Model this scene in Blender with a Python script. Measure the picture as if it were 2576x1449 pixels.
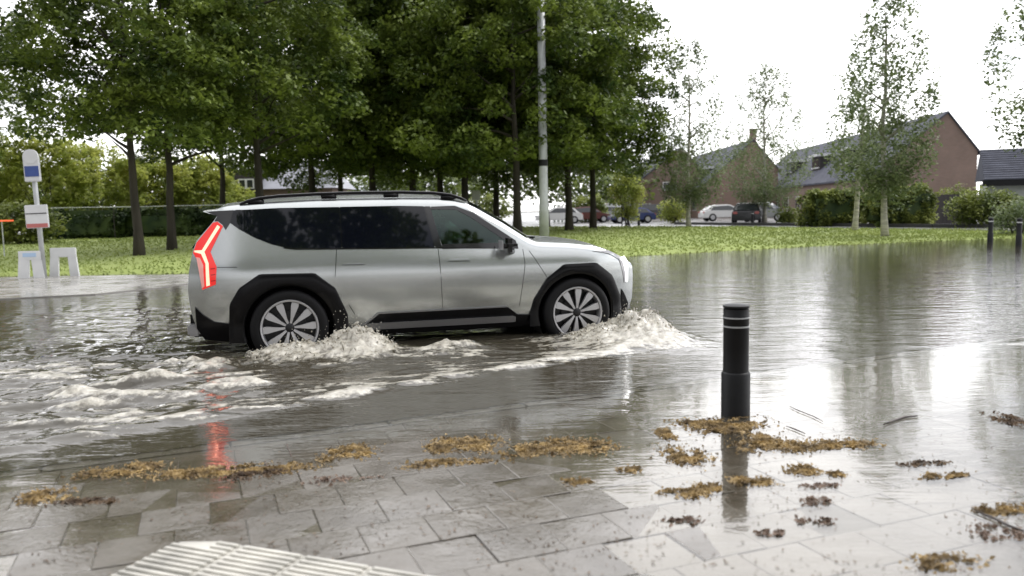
import bpy, bmesh, math, random
import numpy as np
from mathutils import Vector, Matrix, noise
R = math.radians
random.seed(7)
for o in list(bpy.data.objects):
    bpy.data.objects.remove(o)
scene = bpy.context.scene
COL = scene.collection
# ------------------------------------------------------------------ camera, world, sun, exposure
CAM_F, CAM_P, CAM_R, CAM_H = 2018.0, 0.0963, -0.01887, 1.381      # focal (px of a 2576 wide frame), pitch, roll, eye height
cam_d = bpy.data.cameras.new('camera')
cam = bpy.data.objects.new('camera', cam_d); COL.objects.link(cam)
cF = Vector((0, math.cos(CAM_P), -math.sin(CAM_P))); cU0 = Vector((0, math.sin(CAM_P), math.cos(CAM_P))); cR0 = Vector((1, 0, 0))
cR = math.cos(CAM_R)*cR0 + math.sin(CAM_R)*cU0; cU = -math.sin(CAM_R)*cR0 + math.cos(CAM_R)*cU0
M3 = Matrix((cR, cU, -cF)).transposed()
cam.matrix_world = Matrix.Translation((0, 0, CAM_H)) @ M3.to_4x4()
cam_d.sensor_width = 36; cam_d.lens = 36*CAM_F/2576
cam_d.clip_start = .05; cam_d.clip_end = 2000
cam_d.dof.use_dof = True; cam_d.dof.focus_distance = 8.2; cam_d.dof.aperture_fstop = 1.6
scene.camera = cam
w = bpy.data.worlds.new("World"); scene.world = w; w.use_nodes = True
wn = w.node_tree; wn.nodes.clear()
SUN_EL, SUN_AZ = R(50), R(62)     # azimuth clockwise from +Y
out = wn.nodes.new('ShaderNodeOutputWorld'); bg = wn.nodes.new('ShaderNodeBackground'); bg.inputs[1].default_value = .1
sky = wn.nodes.new('ShaderNodeTexSky'); sky.sky_type = 'NISHITA'; sky.sun_disc = False; sky.sun_elevation = SUN_EL; sky.sun_rotation = SUN_AZ
tc = wn.nodes.new('ShaderNodeTexCoord'); mp = wn.nodes.new('ShaderNodeMapping'); mp.inputs['Scale'].default_value = (1, 1, 2.6)
nz = wn.nodes.new('ShaderNodeTexNoise'); nz.inputs['Scale'].default_value = 2.3; nz.inputs['Detail'].default_value = 7; nz.inputs['Roughness'].default_value = .55
cr = wn.nodes.new('ShaderNodeValToRGB')
cr.color_ramp.elements[0].position = .34; cr.color_ramp.elements[0].color = (4.6, 4.9, 5.6, 1)
cr.color_ramp.elements[1].position = .50; cr.color_ramp.elements[1].color = (15.5, 15.3, 15.4, 1)
mx = wn.nodes.new('ShaderNodeMix'); mx.data_type = 'RGBA'; mx.inputs[0].default_value = .88
wn.links.new(tc.outputs['Generated'], mp.inputs[0]); wn.links.new(mp.outputs[0], nz.inputs[0]); wn.links.new(nz.outputs[0], cr.inputs[0])
wn.links.new(sky.outputs[0], mx.inputs[6]); wn.links.new(cr.outputs[0], mx.inputs[7]); 
# the cloud deck is brighter on the side where the hidden sun stands (ahead and to the right)
dt = wn.nodes.new('ShaderNodeVectorMath'); dt.operation = 'DOT_PRODUCT'; dt.inputs[1].default_value = (.42, .86, .28)
mr = wn.nodes.new('ShaderNodeMapRange'); mr.inputs['From Min'].default_value = -1; mr.inputs['From Max'].default_value = 1; mr.inputs['To Min'].default_value = .34; mr.inputs['To Max'].default_value = 1.5
sc_ = wn.nodes.new('ShaderNodeVectorMath'); sc_.operation = 'SCALE'
wn.links.new(tc.outputs['Generated'], dt.inputs[0]); wn.links.new(dt.outputs['Value'], mr.inputs[0]); wn.links.new(mx.outputs[2], sc_.inputs[0]); wn.links.new(mr.outputs[0], sc_.inputs['Scale']); wn.links.new(sc_.outputs[0], bg.inputs[0]); wn.links.new(bg.outputs[0], out.inputs[0])
sd = bpy.data.lights.new('sun', 'SUN'); sd.energy = 1.2; sd.angle = R(14); sd.color = (1, .96, .9)
so = bpy.data.objects.new('sun', sd); COL.objects.link(so)
sdir = Vector((math.sin(SUN_AZ)*math.cos(SUN_EL), math.cos(SUN_AZ)*math.cos(SUN_EL), math.sin(SUN_EL)))
so.rotation_euler = (-sdir).to_track_quat('-Z', 'Y').to_euler()
scene.view_settings.view_transform = 'Standard'; scene.view_settings.look = 'None'
scene.view_settings.exposure = .42; scene.view_settings.gamma = 1; scene.view_settings.use_curve_mapping = False
scene.render.engine = 'CYCLES'
scene.cycles.max_bounces = 8; scene.cycles.transparent_max_bounces = 12; scene.cycles.caustics_reflective = False; scene.cycles.caustics_refractive = False

def gp(px, py, z=0.0):
    """ground point seen at a pixel of the 2576 wide photo"""
    d = cF + cR*(px-1288)/CAM_F - cU*(py-724.5)/CAM_F
    k = (z-CAM_H)/d.z
    return Vector((0, 0, CAM_H)) + d*k
def at(px, py, Y):
    d = cF + cR*(px-1288)/CAM_F - cU*(py-724.5)/CAM_F
    return Vector((0, 0, CAM_H)) + d*(Y/d.y)

# ------------------------------------------------------------------ materials
def mat(name, col=(.5, .5, .5), rough=.6, metal=0, spec=.5, coat=0, emit=None, es=0, var=0, vscale=5, bump=0, bscale=40, rvar=0, trans=0, alpha=1, stretch=(1, 1, 1)):
    m = bpy.data.materials.new(name); m.use_nodes = True; nt = m.node_tree
    b = nt.nodes['Principled BSDF']
    b.inputs['Base Color'].default_value = (*col, 1); b.inputs['Roughness'].default_value = rough; b.inputs['Metallic'].default_value = metal
    b.inputs['Specular IOR Level'].default_value = spec; b.inputs['Coat Weight'].default_value = coat; b.inputs['Coat Roughness'].default_value = .04
    b.inputs['Transmission Weight'].default_value = trans; b.inputs['Alpha'].default_value = alpha
    if emit: b.inputs['Emission Color'].default_value = (*emit, 1); b.inputs['Emission Strength'].default_value = es
    t = nt.nodes.new('ShaderNodeTexCoord'); mp = nt.nodes.new('ShaderNodeMapping'); mp.inputs['Scale'].default_value = stretch; nt.links.new(t.outputs['Object'], mp.inputs[0])
    if var or rvar:
        n = nt.nodes.new('ShaderNodeTexNoise'); n.inputs['Scale'].default_value = vscale; n.inputs['Detail'].default_value = 6; nt.links.new(mp.outputs[0], n.inputs[0])
    if var:
        r = nt.nodes.new('ShaderNodeMapRange'); r.inputs['From Min'].default_value = .3; r.inputs['From Max'].default_value = .7
        r.inputs['To Min'].default_value = 1-var; r.inputs['To Max'].default_value = 1+var; nt.links.new(n.outputs[0], r.inputs[0])
        v = nt.nodes.new('ShaderNodeVectorMath'); v.operation = 'SCALE'; v.inputs[0].default_value = col; nt.links.new(r.outputs[0], v.inputs['Scale']); nt.links.new(v.outputs[0], b.inputs['Base Color'])
    if rvar:
        r = nt.nodes.new('ShaderNodeMapRange'); r.inputs['From Min'].default_value = .35; r.inputs['From Max'].default_value = .65
        r.inputs['To Min'].default_value = max(.01, rough-rvar); r.inputs['To Max'].default_value = rough+rvar; nt.links.new(n.outputs[0], r.inputs[0]); nt.links.new(r.outputs[0], b.inputs['Roughness'])
    if bump:
        n2 = nt.nodes.new('ShaderNodeTexNoise'); n2.inputs['Scale'].default_value = bscale; n2.inputs['Detail'].default_value = 5; nt.links.new(mp.outputs[0], n2.inputs[0])
        bp_ = nt.nodes.new('ShaderNodeBump'); bp_.inputs['Distance'].default_value = bump; nt.links.new(n2.outputs[0], bp_.inputs['Height']); nt.links.new(bp_.outputs[0], b.inputs['Normal'])
    return m

def leaf_mat(name, dark, light, sc=1.2, translucency=.3):
    m = bpy.data.materials.new(name); m.use_nodes = True; nt = m.node_tree; b = nt.nodes['Principled BSDF']; o = nt.nodes['Material Output']
    t = nt.nodes.new('ShaderNodeTexCoord'); n = nt.nodes.new('ShaderNodeTexNoise'); n.inputs['Scale'].default_value = sc; n.inputs['Detail'].default_value = 5
    r = nt.nodes.new('ShaderNodeValToRGB'); r.color_ramp.elements[0].position = .35; r.color_ramp.elements[1].position = .65
    r.color_ramp.elements[0].color = (*dark, 1); r.color_ramp.elements[1].color = (*light, 1)
    nt.links.new(t.outputs['Object'], n.inputs[0]); nt.links.new(n.outputs[0], r.inputs[0]); nt.links.new(r.outputs[0], b.inputs['Base Color'])
    b.inputs['Roughness'].default_value = .5; b.inputs['Specular IOR Level'].default_value = .35
    tr = nt.nodes.new('ShaderNodeBsdfTranslucent'); nt.links.new(r.outputs[0], tr.inputs[0])
    mx = nt.nodes.new('ShaderNodeMixShader'); mx.inputs[0].default_value = translucency
    nt.links.new(b.outputs[0], mx.inputs[1]); nt.links.new(tr.outputs[0], mx.inputs[2]); nt.links.new(mx.outputs[0], o.inputs[0])
    return m

def brick_mat(name, c1, c2, mortar, s=1.0):
    m = bpy.data.materials.new(name); m.use_nodes = True; nt = m.node_tree; b = nt.nodes['Principled BSDF']; b.inputs['Roughness'].default_value = .85
    t = nt.nodes.new('ShaderNodeTexCoord'); sx = nt.nodes.new('ShaderNodeSeparateXYZ'); cb = nt.nodes.new('ShaderNodeCombineXYZ'); ad = nt.nodes.new('ShaderNodeMath')
    nt.links.new(t.outputs['Object'], sx.inputs[0]); nt.links.new(sx.outputs[0], ad.inputs[0]); nt.links.new(sx.outputs[1], ad.inputs[1]); nt.links.new(ad.outputs[0], cb.inputs[0]); nt.links.new(sx.outputs[2], cb.inputs[1])
    k = nt.nodes.new('ShaderNodeTexBrick'); k.inputs['Scale'].default_value = s; k.inputs['Brick Width'].default_value = .22; k.inputs['Row Height'].default_value = .065; k.inputs['Mortar Size'].default_value = .008
    k.inputs['Color1'].default_value = (*c1, 1); k.inputs['Color2'].default_value = (*c2, 1); k.inputs['Mortar'].default_value = (*mortar, 1)
    n = nt.nodes.new('ShaderNodeTexNoise'); n.inputs['Scale'].default_value = .7; n.inputs['Detail'].default_value = 6; nt.links.new(t.outputs['Object'], n.inputs[0])
    r = nt.nodes.new('ShaderNodeMapRange'); r.inputs['To Min'].default_value = .7; r.inputs['To Max'].default_value = 1.3; nt.links.new(n.outputs[0], r.inputs[0])
    v = nt.nodes.new('ShaderNodeVectorMath'); v.operation = 'SCALE'
    nt.links.new(cb.outputs[0], k.inputs[0]); nt.links.new(k.outputs[0], v.inputs[0]); nt.links.new(r.outputs[0], v.inputs['Scale']); nt.links.new(v.outputs[0], b.inputs['Base Color'])
    return m

M = {}
M['paint'] = mat('silver paint', (.56, .585, .585), .21, .82, coat=.3, var=.03, vscale=2, bump=.0002, bscale=300)
M['cladding'] = mat('black cladding', (.003, .003, .004), .25, spec=.25, coat=0, var=.2, vscale=3)
M['rubber'] = mat('tyre rubber', (.006, .006, .007), .6, spec=.25, bump=.001, bscale=60)
M['rim'] = mat('rim metal', (.55, .55, .57), .3, .4)
M['rimdark'] = mat('rim dark', (.02, .02, .022), .4, .4)
M['glassdark'] = mat('privacy glass', (.004, .005, .009), .03, spec=.5)
M['trim'] = mat('gloss black trim', (.008, .008, .009), .1, coat=.6)
M['underbody'] = mat('underbody', (.006, .006, .006), .8)
M['satin'] = mat('satin silver trim', (.3, .3, .31), .35, .7)
M['lens'] = mat('red lens', (.4, .01, .012), .12, coat=.5, emit=(1, .04, .03), es=.45)
M['pinklens'] = mat('clear pink lens', (.62, .36, .34), .15, coat=.6, emit=(1, .3, .25), es=.25)
M['lensdark'] = mat('dark red lens', (.18, .005, .008), .15, coat=.5, emit=(1, .03, .02), es=.12)
M['glow'] = mat('tail lamp lit', (1, .4, .3), .3, emit=(1, .30, .20), es=1.9)
M['headglow'] = mat('head lamp lit', (1, 1, 1), .3, emit=(1, 1, 1), es=2.4)
M['headlens'] = mat('headlight lens', (.5, .5, .52), .08, .3, coat=.8)
M['seat'] = mat('seat fabric', (.3, .33, .32), .7, var=.1)
M['dash'] = mat('cabin plastic', (.03, .035, .035), .6)
M['leaf'] = leaf_mat('maple leaves', (.045, .08, .02), (.215, .275, .05), .8, .28)
M['leafbirch'] = leaf_mat('birch leaves', (.13, .18, .08), (.24, .29, .13), 1.5, .4)
M['leafyellow'] = leaf_mat('yellow green leaves', (.25, .31, .06), (.50, .52, .13), .6, .45)
M['leafhedge'] = leaf_mat('hedge leaves', (.025, .05, .02), (.08, .12, .03), 1.2, .2)
M['leafhedge2'] = leaf_mat('lighter hedge leaves', (.10, .14, .035), (.32, .36, .09), 1.0, .35)
M['bark'] = mat('bark', (.045, .038, .03), .9, var=.4, vscale=3, bump=.02, bscale=12, stretch=(1, 1, .25))
M['birchbark'] = mat('birch bark', (.45, .43, .38), .8, var=.45, vscale=4, bump=.01, bscale=12, stretch=(.6, .6, 3))
M['grass'] = leaf_mat('grass blades', (.24, .30, .085), (.33, .38, .12), .5, .3)
M['lawn'] = mat('lawn soil', (.27, .33, .095), .9, var=.1, vscale=.6, bump=.004, bscale=30)
M['steel'] = mat('galvanised steel', (.5, .52, .53), .5, .15, var=.15, vscale=3)
M['white'] = mat('white paint', (.72, .73, .74), .5, var=.06, vscale=4)
M['ring'] = mat('dirty white ring', (.42, .43, .44), .5, var=.1)
M['blue'] = mat('blue panel', (.06, .10, .30), .4, var=.1)
M['redband'] = mat('faded red band', (.5, .16, .15), .5, var=.1)
M['black'] = mat('black paint', (.007, .0075, .009), .5, spec=.3, var=.3, vscale=6, bump=.001, bscale=50)
M['brick'] = brick_mat('brown brick', (.25, .17, .14), (.22, .15, .12), (.2, .17, .15))
M['brick2'] = brick_mat('orange brick', (.29, .19, .15), (.25, .165, .13), (.2, .17, .15))
M['rooftile'] = mat('slate roof tiles', (.085, .09, .115), .85, spec=.2, var=.25, vscale=2)
M['greyroof'] = mat('pale grey roof', (.27, .28, .32), .5, var=.12, vscale=1)
M['pale'] = mat('pale render', (.42, .45, .42), .8, var=.08)
M['wood'] = mat('dark stained boards', (.04, .035, .035), .7, var=.3, vscale=2, stretch=(4, 4, .5))
M['window'] = mat('window glass', (.03, .035, .04), .08, coat=.3)
M['carwhite'] = mat('white car paint', (.7, .7, .7), .3, coat=.4)
M['carblack'] = mat('black car paint', (.015, .015, .02), .25, coat=.5)
M['carblue'] = mat('blue car paint', (.04, .055, .16), .25, coat=.5)
M['carred'] = mat('dark red car paint', (.10, .03, .025), .3, coat=.5)
M['carsilver'] = mat('silver car paint', (.4, .41, .43), .3, .4, coat=.4)
M['orange'] = mat('orange glow', (.8, .12, .04), .4, emit=(1, .2, .08), es=.5)  # glows to stand for an orange streak of light
M['litter'] = leaf_mat('brown catkins', (.10, .064, .025), (.45, .315, .13), 10, .15)
M['litterdark'] = leaf_mat('dark wet leaves', (.05, .03, .018), (.16, .10, .05), 9, .1)
M['litterthin'] = leaf_mat('thin reddish leaves', (.11, .07, .05), (.26, .18, .13), 9, .1)
M['twig'] = mat('wet twig', (.04, .028, .022), .35, var=.3, vscale=20)

# ------------------------------------------------------------------ helpers
def link(name, me, m=None, parent=None):
    o = bpy.data.objects.new(name, me); COL.objects.link(o)
    if m is not None:
        for mm in (m if isinstance(m, (list, tuple)) else [m]): me.materials.append(mm)
    if parent is not None: o.parent = parent
    return o
def mesh(name, v, f, m=None, parent=None, smooth=False):
    me = bpy.data.meshes.new(name); me.from_pydata([tuple(x) for x in v], [], f); me.update()
    if smooth: me.shade_smooth()
    return link(name, me, m, parent)
def bobj(name, bm, m=None, parent=None, smooth=False, autos=None):
    me = bpy.data.meshes.new(name); bmesh.ops.recalc_face_normals(bm, faces=bm.faces); bm.to_mesh(me); bm.free()
    if smooth: me.shade_smooth()
    if autos: me.shade_smooth(); me.set_sharp_from_angle(angle=R(autos))
    return link(name, me, m, parent)
def tag(o, label=None, cat=None, group=None, kind=None):
    if label: o['label'] = label
    if cat: o['category'] = cat
    if group: o['group'] = group
    if kind: o['kind'] = kind
    return o
def empty(name, loc=(0, 0, 0), rz=0):
    o = bpy.data.objects.new(name, None); COL.objects.link(o); o.location = loc; o.rotation_euler.z = rz; o.empty_display_size = .2; return o
def copy_tree(o, parent=None):
    c = o.copy(); COL.objects.link(c)
    if parent is not None: c.parent = parent
    for ch in list(o.children): copy_tree(ch, c)
    return c
def abox(bm, c, s, rz=0, bev=0, M4=None):
    r = bmesh.ops.create_cube(bm, size=1); vs = r['verts']
    bmesh.ops.scale(bm, vec=s, verts=vs)
    if bev:
        ed = list({e for v in vs for e in v.link_edges})
        rr = bmesh.ops.bevel(bm, geom=ed, offset=bev, segments=2, affect='EDGES'); vs = list({v for f in rr['faces'] for v in f.verts} | {v for v in vs if v.is_valid})
    T = Matrix.Translation(c) @ Matrix.Rotation(rz, 4, 'Z')
    if M4 is not None: T = M4 @ T
    bmesh.ops.transform(bm, matrix=T, verts=vs); return vs
def tube(bm, pts, rad, n=8, caps=True):
    pts = [Vector(p) for p in pts]; rads = rad if isinstance(rad, (list, tuple)) else [rad]*len(pts)
    rings = []
    for i, p in enumerate(pts):
        d = (pts[min(i+1, len(pts)-1)]-pts[max(i-1, 0)]).normalized()
        a = d.orthogonal().normalized() if i == 0 else (prev - d*prev.dot(d)).normalized()
        prev = a; b = d.cross(a)
        rings.append([bm.verts.new(p+(a*math.cos(2*math.pi*k/n)+b*math.sin(2*math.pi*k/n))*rads[i]) for k in range(n)])
    for r0, r1 in zip(rings, rings[1:]):
        for k in range(n): bm.faces.new((r0[k], r0[(k+1) % n], r1[(k+1) % n], r1[k]))
    if caps: bm.faces.new(rings[0][::-1]); bm.faces.new(rings[-1])
def lathe(bm, prof, n=48, axis='Z', c=(0, 0, 0), closed=False):
    """prof: (radius, height) list"""
    rings = []
    for r, h in prof:
        ring = []
        for k in range(n):
            a = 2*math.pi*k/n; x, y = r*math.cos(a), r*math.sin(a)
            p = (x, y, h) if axis == 'Z' else (x, h, y)
            ring.append(bm.verts.new((p[0]+c[0], p[1]+c[1], p[2]+c[2])))
        rings.append(ring)
    if closed: rings.append(rings[0])
    for r0, r1 in zip(rings, rings[1:]):
        for k in range(n): bm.faces.new((r0[k], r0[(k+1) % n], r1[(k+1) % n], r1[k]))
    if not closed:
        if prof[0][0] > 1e-5: bm.faces.new(rings[0])
        if prof[-1][0] > 1e-5: bm.faces.new(rings[-1])
def interp(x, pts):
    return float(np.interp(x, [p[0] for p in pts], [p[1] for p in pts]))
def fbm(x, y, z=0., o=4):
    return noise.fractal((x, y, z), 1.0, 2.0, o)

# ------------------------------------------------------------------ frames of reference
CA = 0.26314; C0 = Vector((-3.2345, 7.8341, -0.12)); CU = Vector((math.cos(CA), math.sin(CA), 0)); CN = Vector((-math.sin(CA), math.cos(CA), 0))
def cst(x, y): d = Vector((x-C0.x, y-C0.y, 0)); return d.dot(CU), d.dot(CN)
KA = R(25.2); K0 = Vector((-2.62, 4.31, 0)); KU = Vector((math.cos(KA), math.sin(KA), 0)); KN = Vector((-math.sin(KA), math.cos(KA), 0))
def kab(x, y): d = Vector((x-K0.x, y-K0.y, 0)); return d.dot(KU), d.dot(KN)
def kxy(a, b, z=0): p = K0+KU*a+KN*b; return (p.x, p.y, z)

# ------------------------------------------------------------------ ground, road
def grid(xs, ys, fz):
    v = []; f = []; nx = len(xs)
    for y in ys:
        for x in xs: v.append((x, y, fz(x, y)))
    for j in range(len(ys)-1):
        for i in range(nx-1): f.append((j*nx+i, j*nx+i+1, (j+1)*nx+i+1, (j+1)*nx+i))
    return v, f
v, f = grid(np.linspace(-900, 900, 31), np.linspace(-200, 1500, 31), lambda x, y: -.30)
tag(mesh('ground', v, f, mat('earth', (.09, .085, .07), .9, var=.2, vscale=.2)), kind='structure')
M['asphalt'] = mat('flooded asphalt', (.07, .066, .06), .6, var=.2, vscale=2, bump=.003, bscale=80)
v = [kxy(-60, .12, -.165), kxy(90, .12, -.165), kxy(90, 19, -.165), kxy(-60, 19, -.165)]
tag(mesh('road', v, [(0, 1, 2, 3)], M['asphalt']), kind='structure')
# near kerb: a real step of concrete kerb stones
bm = bmesh.new(); rk = random.Random(3)
for i in range(-14, 34):
    vs = abox(bm, (i*1.0+.5, .06, -.094+rk.uniform(-.002, .002)), (.992, .12, .175), bev=.008)
bmesh.ops.transform(bm, matrix=Matrix.Translation(K0) @ Matrix.Rotation(KA, 4, 'Z'), verts=bm.verts)
M['kerb'] = mat('kerb concrete', (.20, .19, .17), .3, var=.2, vscale=5, bump=.002, bscale=90, rvar=.12)
tag(bobj('kerb', bm, M['kerb']), kind='structure')
# pavement: individual 30 cm concrete slabs, each lying a little differently
TS = .30; TA = R(21.5)
TU = Vector((math.cos(TA), math.sin(TA), 0)); TN = Vector((-math.sin(TA), math.cos(TA), 0))
def pave_z(x, y):
    a, b = kab(x, y)
    n = fbm(x*.55+3, y*.55, 1.7, 3)
    right = max(0, min(1, (a+b*.1-2.0)/1.1)); near = max(0, min(1, (-b-.1)/.5))
    z = .0036*near*(1-right) + (-.0085)*right + (-.004)*(1-near) + n*.0045
    return z
bm = bmesh.new(); rt_ = random.Random(11)
clay = bm.faces.layers.int.new('tone')
for j in range(-60, 30):
    for i in range(-70, 90):
        off = .15 if j % 2 else 0
        p = TU*(i*TS+off)+TN*(j*TS)
        a, b = kab(p.x, p.y)
        if b > -.0 or a < -9 or a > 26 or b < -9: continue
        if b < -5 and rt_.random() < 0: continue
        big = rt_.random() < .07
        dz = rt_.gauss(0, .0007) - (.004 if big else 0); tx, ty = rt_.gauss(0, .0009), rt_.gauss(0, .0009)
        h = TS/2-.0014; bz = pave_z(p.x, p.y)+dz
        top = []; bot = []; inn = []
        for sx, sy in ((-1, -1), (1, -1), (1, 1), (-1, 1)):
            q = p+TU*h*sx+TN*h*sy
            a2, b2 = kab(q.x, q.y)
            if b2 > -.004: q = q-KN*(b2+.004)
            qi = p+(q-p)*(1-.004/h*1.3)
            zz = bz+tx*sx+ty*sy
            inn.append(bm.verts.new((qi.x, qi.y, zz))); top.append(bm.verts.new((q.x, q.y, zz-.0014))); bot.append(bm.verts.new((q.x, q.y, -.09)))
        bm.faces.new(inn)
        for k in range(4):
            bm.faces.new((top[k], top[(k+1) % 4], inn[(k+1) % 4], inn[k])); bm.faces.new((bot[k], bot[(k+1) % 4], top[(k+1) % 4], top[k]))
def pave_mat():
    m = bpy.data.materials.new('wet concrete slabs'); m.use_nodes = True; nt = m.node_tree; b = nt.nodes['Principled BSDF']
    t = nt.nodes.new('ShaderNodeTexCoord'); g = nt.nodes.new('ShaderNodeNewGeometry')
    n1 = nt.nodes.new('ShaderNodeTexNoise'); n1.inputs['Scale'].default_value = 1.3; n1.inputs['Detail'].default_value = 8; n1.inputs['Roughness'].default_value = .62
    n2 = nt.nodes.new('ShaderNodeTexNoise'); n2.inputs['Scale'].default_value = 45; n2.inputs['Detail'].default_value = 6
    n3 = nt.nodes.new('ShaderNodeTexNoise'); n3.inputs['Scale'].default_value = 3.2; n3.inputs['Detail'].default_value = 7
    for n in (n1, n2, n3): nt.links.new(t.outputs['Object'], n.inputs[0])
    r = nt.nodes.new('ShaderNodeValToRGB'); e = r.color_ramp.elements; e[0].position = .3; e[0].color = (.075, .064, .049, 1); e[1].position = .7; e[1].color = (.155, .139, .117, 1)
    ri = nt.nodes.new('ShaderNodeMapRange'); ri.inputs['To Min'].default_value = .92; ri.inputs['To Max'].default_value = 1.06; nt.links.new(g.outputs['Random Per Island'], ri.inputs[0])
    add = nt.nodes.new('ShaderNodeMath'); add.operation = 'MULTIPLY_ADD'; add.inputs[1].default_value = .25; nt.links.new(n2.outputs[0], add.inputs[0])
    sub = nt.nodes.new('ShaderNodeMath'); sub.operation = 'SUBTRACT'; sub.inputs[1].default_value = .125; nt.links.new(n1.outputs[0], sub.inputs[0]); nt.links.new(sub.outputs[0], add.inputs[2])
    nt.links.new(add.outputs[0], r.inputs[0])
    v = nt.nodes.new('ShaderNodeVectorMath'); v.operation = 'SCALE'; nt.links.new(r.outputs[0], v.inputs[0]); nt.links.new(ri.outputs[0], v.inputs['Scale']); nt.links.new(v.outputs[0], b.inputs['Base Color'])
    rr = nt.nodes.new('ShaderNodeMapRange'); rr.inputs['From Min'].default_value = .38; rr.inputs['From Max'].default_value = .62; rr.inputs['To Min'].default_value = .07; rr.inputs['To Max'].default_value = .26
    nt.links.new(n3.outputs[0], rr.inputs[0]); nt.links.new(rr.outputs[0], b.inputs['Roughness'])
    b.inputs['Specular IOR Level'].default_value = .6; b.inputs['Coat Weight'].default_value = .12; b.inputs['Coat Roughness'].default_value = .06
    bu = nt.nodes.new('ShaderNodeBump'); bu.inputs['Distance'].default_value = .0012; nt.links.new(n2.outputs[0], bu.inputs['Height'])
    n4 = nt.nodes.new('ShaderNodeTexNoise'); n4.inputs['Scale'].default_value = 9; nt.links.new(t.outputs['Object'], n4.inputs[0])
    bu2 = nt.nodes.new('ShaderNodeBump'); bu2.inputs['Distance'].default_value = .0022; nt.links.new(n4.outputs[0], bu2.inputs['Height']); nt.links.new(bu.outputs[0], bu2.inputs['Normal']); nt.links.new(bu2.outputs[0], b.inputs['Normal'])
    return m
tag(bobj('pavement', bm, pave_mat()), kind='structure')
v = [kxy(-9.3, -9.3, -.012), kxy(26.3, -9.3, -.012), kxy(26.3, -.004, -.012), kxy(-9.3, -.004, -.012)]
tag(mesh('paving_sand', v, [(0, 1, 2, 3)], mat('wet jointing sand', (.10, .09, .075), .35, var=.2)), kind='structure')

# far side: raised pavement at the left, lawn, street behind
farp = [gp(x, y, .02) for x, y in ((-700, 800), (0, 751), (240, 739), (400, 722), (475, 712), (640, 700), (640, 686), (470, 690), (0, 697), (-700, 715))]
def extrude_poly(pts, z0, z1):
    n = len(pts); v = [(p[0], p[1], z1) for p in pts]+[(p[0], p[1], z0) for p in pts]
    return v, [tuple(range(n))]+[(i, i+n, (i+1) % n+n, (i+1) % n) for i in range(n)]
v, f = extrude_poly(farp, -.2, .02)
tag(mesh('far_pavement', v, f, mat('wet far paving', (.28, .27, .25), .25, var=.2, vscale=2, rvar=.1)), kind='structure')
def lawn_z(x, y):
    a, b = kab(x, y); e = edge_b(a)
    d = b-e
    return -.06 + .12*min(1, max(0, d/.5)) + .26*(max(0, min(1, d/14))**.8) + .01*fbm(x*.5, y*.5)
ED = [(-60, 12.0)]
for x, y in ((-600, 712), (0, 696), (240, 692), (470, 689), (900, 672), (1570, 646), (1800, 634), (2100, 618), (2400, 605), (2700, 597)):
    p = gp(x, y, 0); ED.append(kab(p.x, p.y))
ED = sorted(ED)
def edge_b(a): return float(np.interp(a, [e[0] for e in ED], [e[1] for e in ED]))
def lawn_far(a): return 34 if a < 20 else max(0.6, 34-(a-20)*2.0)
LB = {}
def lawn_depth(a):
    # the lawn ends where the street behind starts
    return float(np.interp(a, [-60, 8, 20, 26, 32, 38], [40, 40, 34, 22, 8, .4]))
AS = np.concatenate([np.linspace(-55, 40, 191)]); v = []; f = []; NB = 30
for a in AS:
    for j in range(NB+1):
        b = edge_b(a)-.35+lawn_depth(a)*(j/NB)**1.6
        p = kxy(a, b); v.append((p[0], p[1], lawn_z(p[0], p[1]) if j < NB else -.1))
for i in range(len(AS)-1):
    for j in range(NB): q = i*(NB+1)+j; f.append((q, q+NB+1, q+NB+2, q+1))
tag(mesh('lawn', v, f, M['lawn'], smooth=True), kind='structure')
# grass blades on the lawn
rg = np.random.default_rng(5); n = 60000
a_ = rg.uniform(-26, 38, n); fr = rg.uniform(0, 1, n)**1.5
V = []; F = []
for i in range(n):
    a = a_[i]; b = edge_b(a)+.02+(lawn_depth(a)-.6)*fr[i]
    if lawn_depth(a) < .8: continue
    x, y, _ = kxy(a, b); 
    if y < 5 or abs(x/y) > .75: continue
    z = lawn_z(x, y)-.005; h = rg.uniform(.02, .055)*(1+y/60); th = rg.uniform(0, 6.28); wd = .02*(1+y/25)
    c, s = math.cos(th)*wd, math.sin(th)*wd; k = len(V)
    V += [(x-c, y-s, z), (x+c, y+s, z), (x+rg.normal(0, .03), y+rg.normal(0, .03), z+h)]; F.append((k, k+1, k+2))
tag(mesh('grass', V, F, M['grass']), 'mown green grass covering the lawn between the flooded road and the houses', 'grass', kind='stuff')
# street behind
bz = .22
v, f = extrude_poly([(-160, 40), (-60, 48), (0, 52), (10, 44), (17, 36.0), (21, 32.5), (26, 29), (60, 36), (160, 60), (160, 400), (-160, 400)], -.25, bz-.02)
tag(mesh('residential_street', v, f, mat('wet street asphalt', (.20, .20, .20), .3, var=.2, vscale=.6, rvar=.12)), kind='structure')

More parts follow.
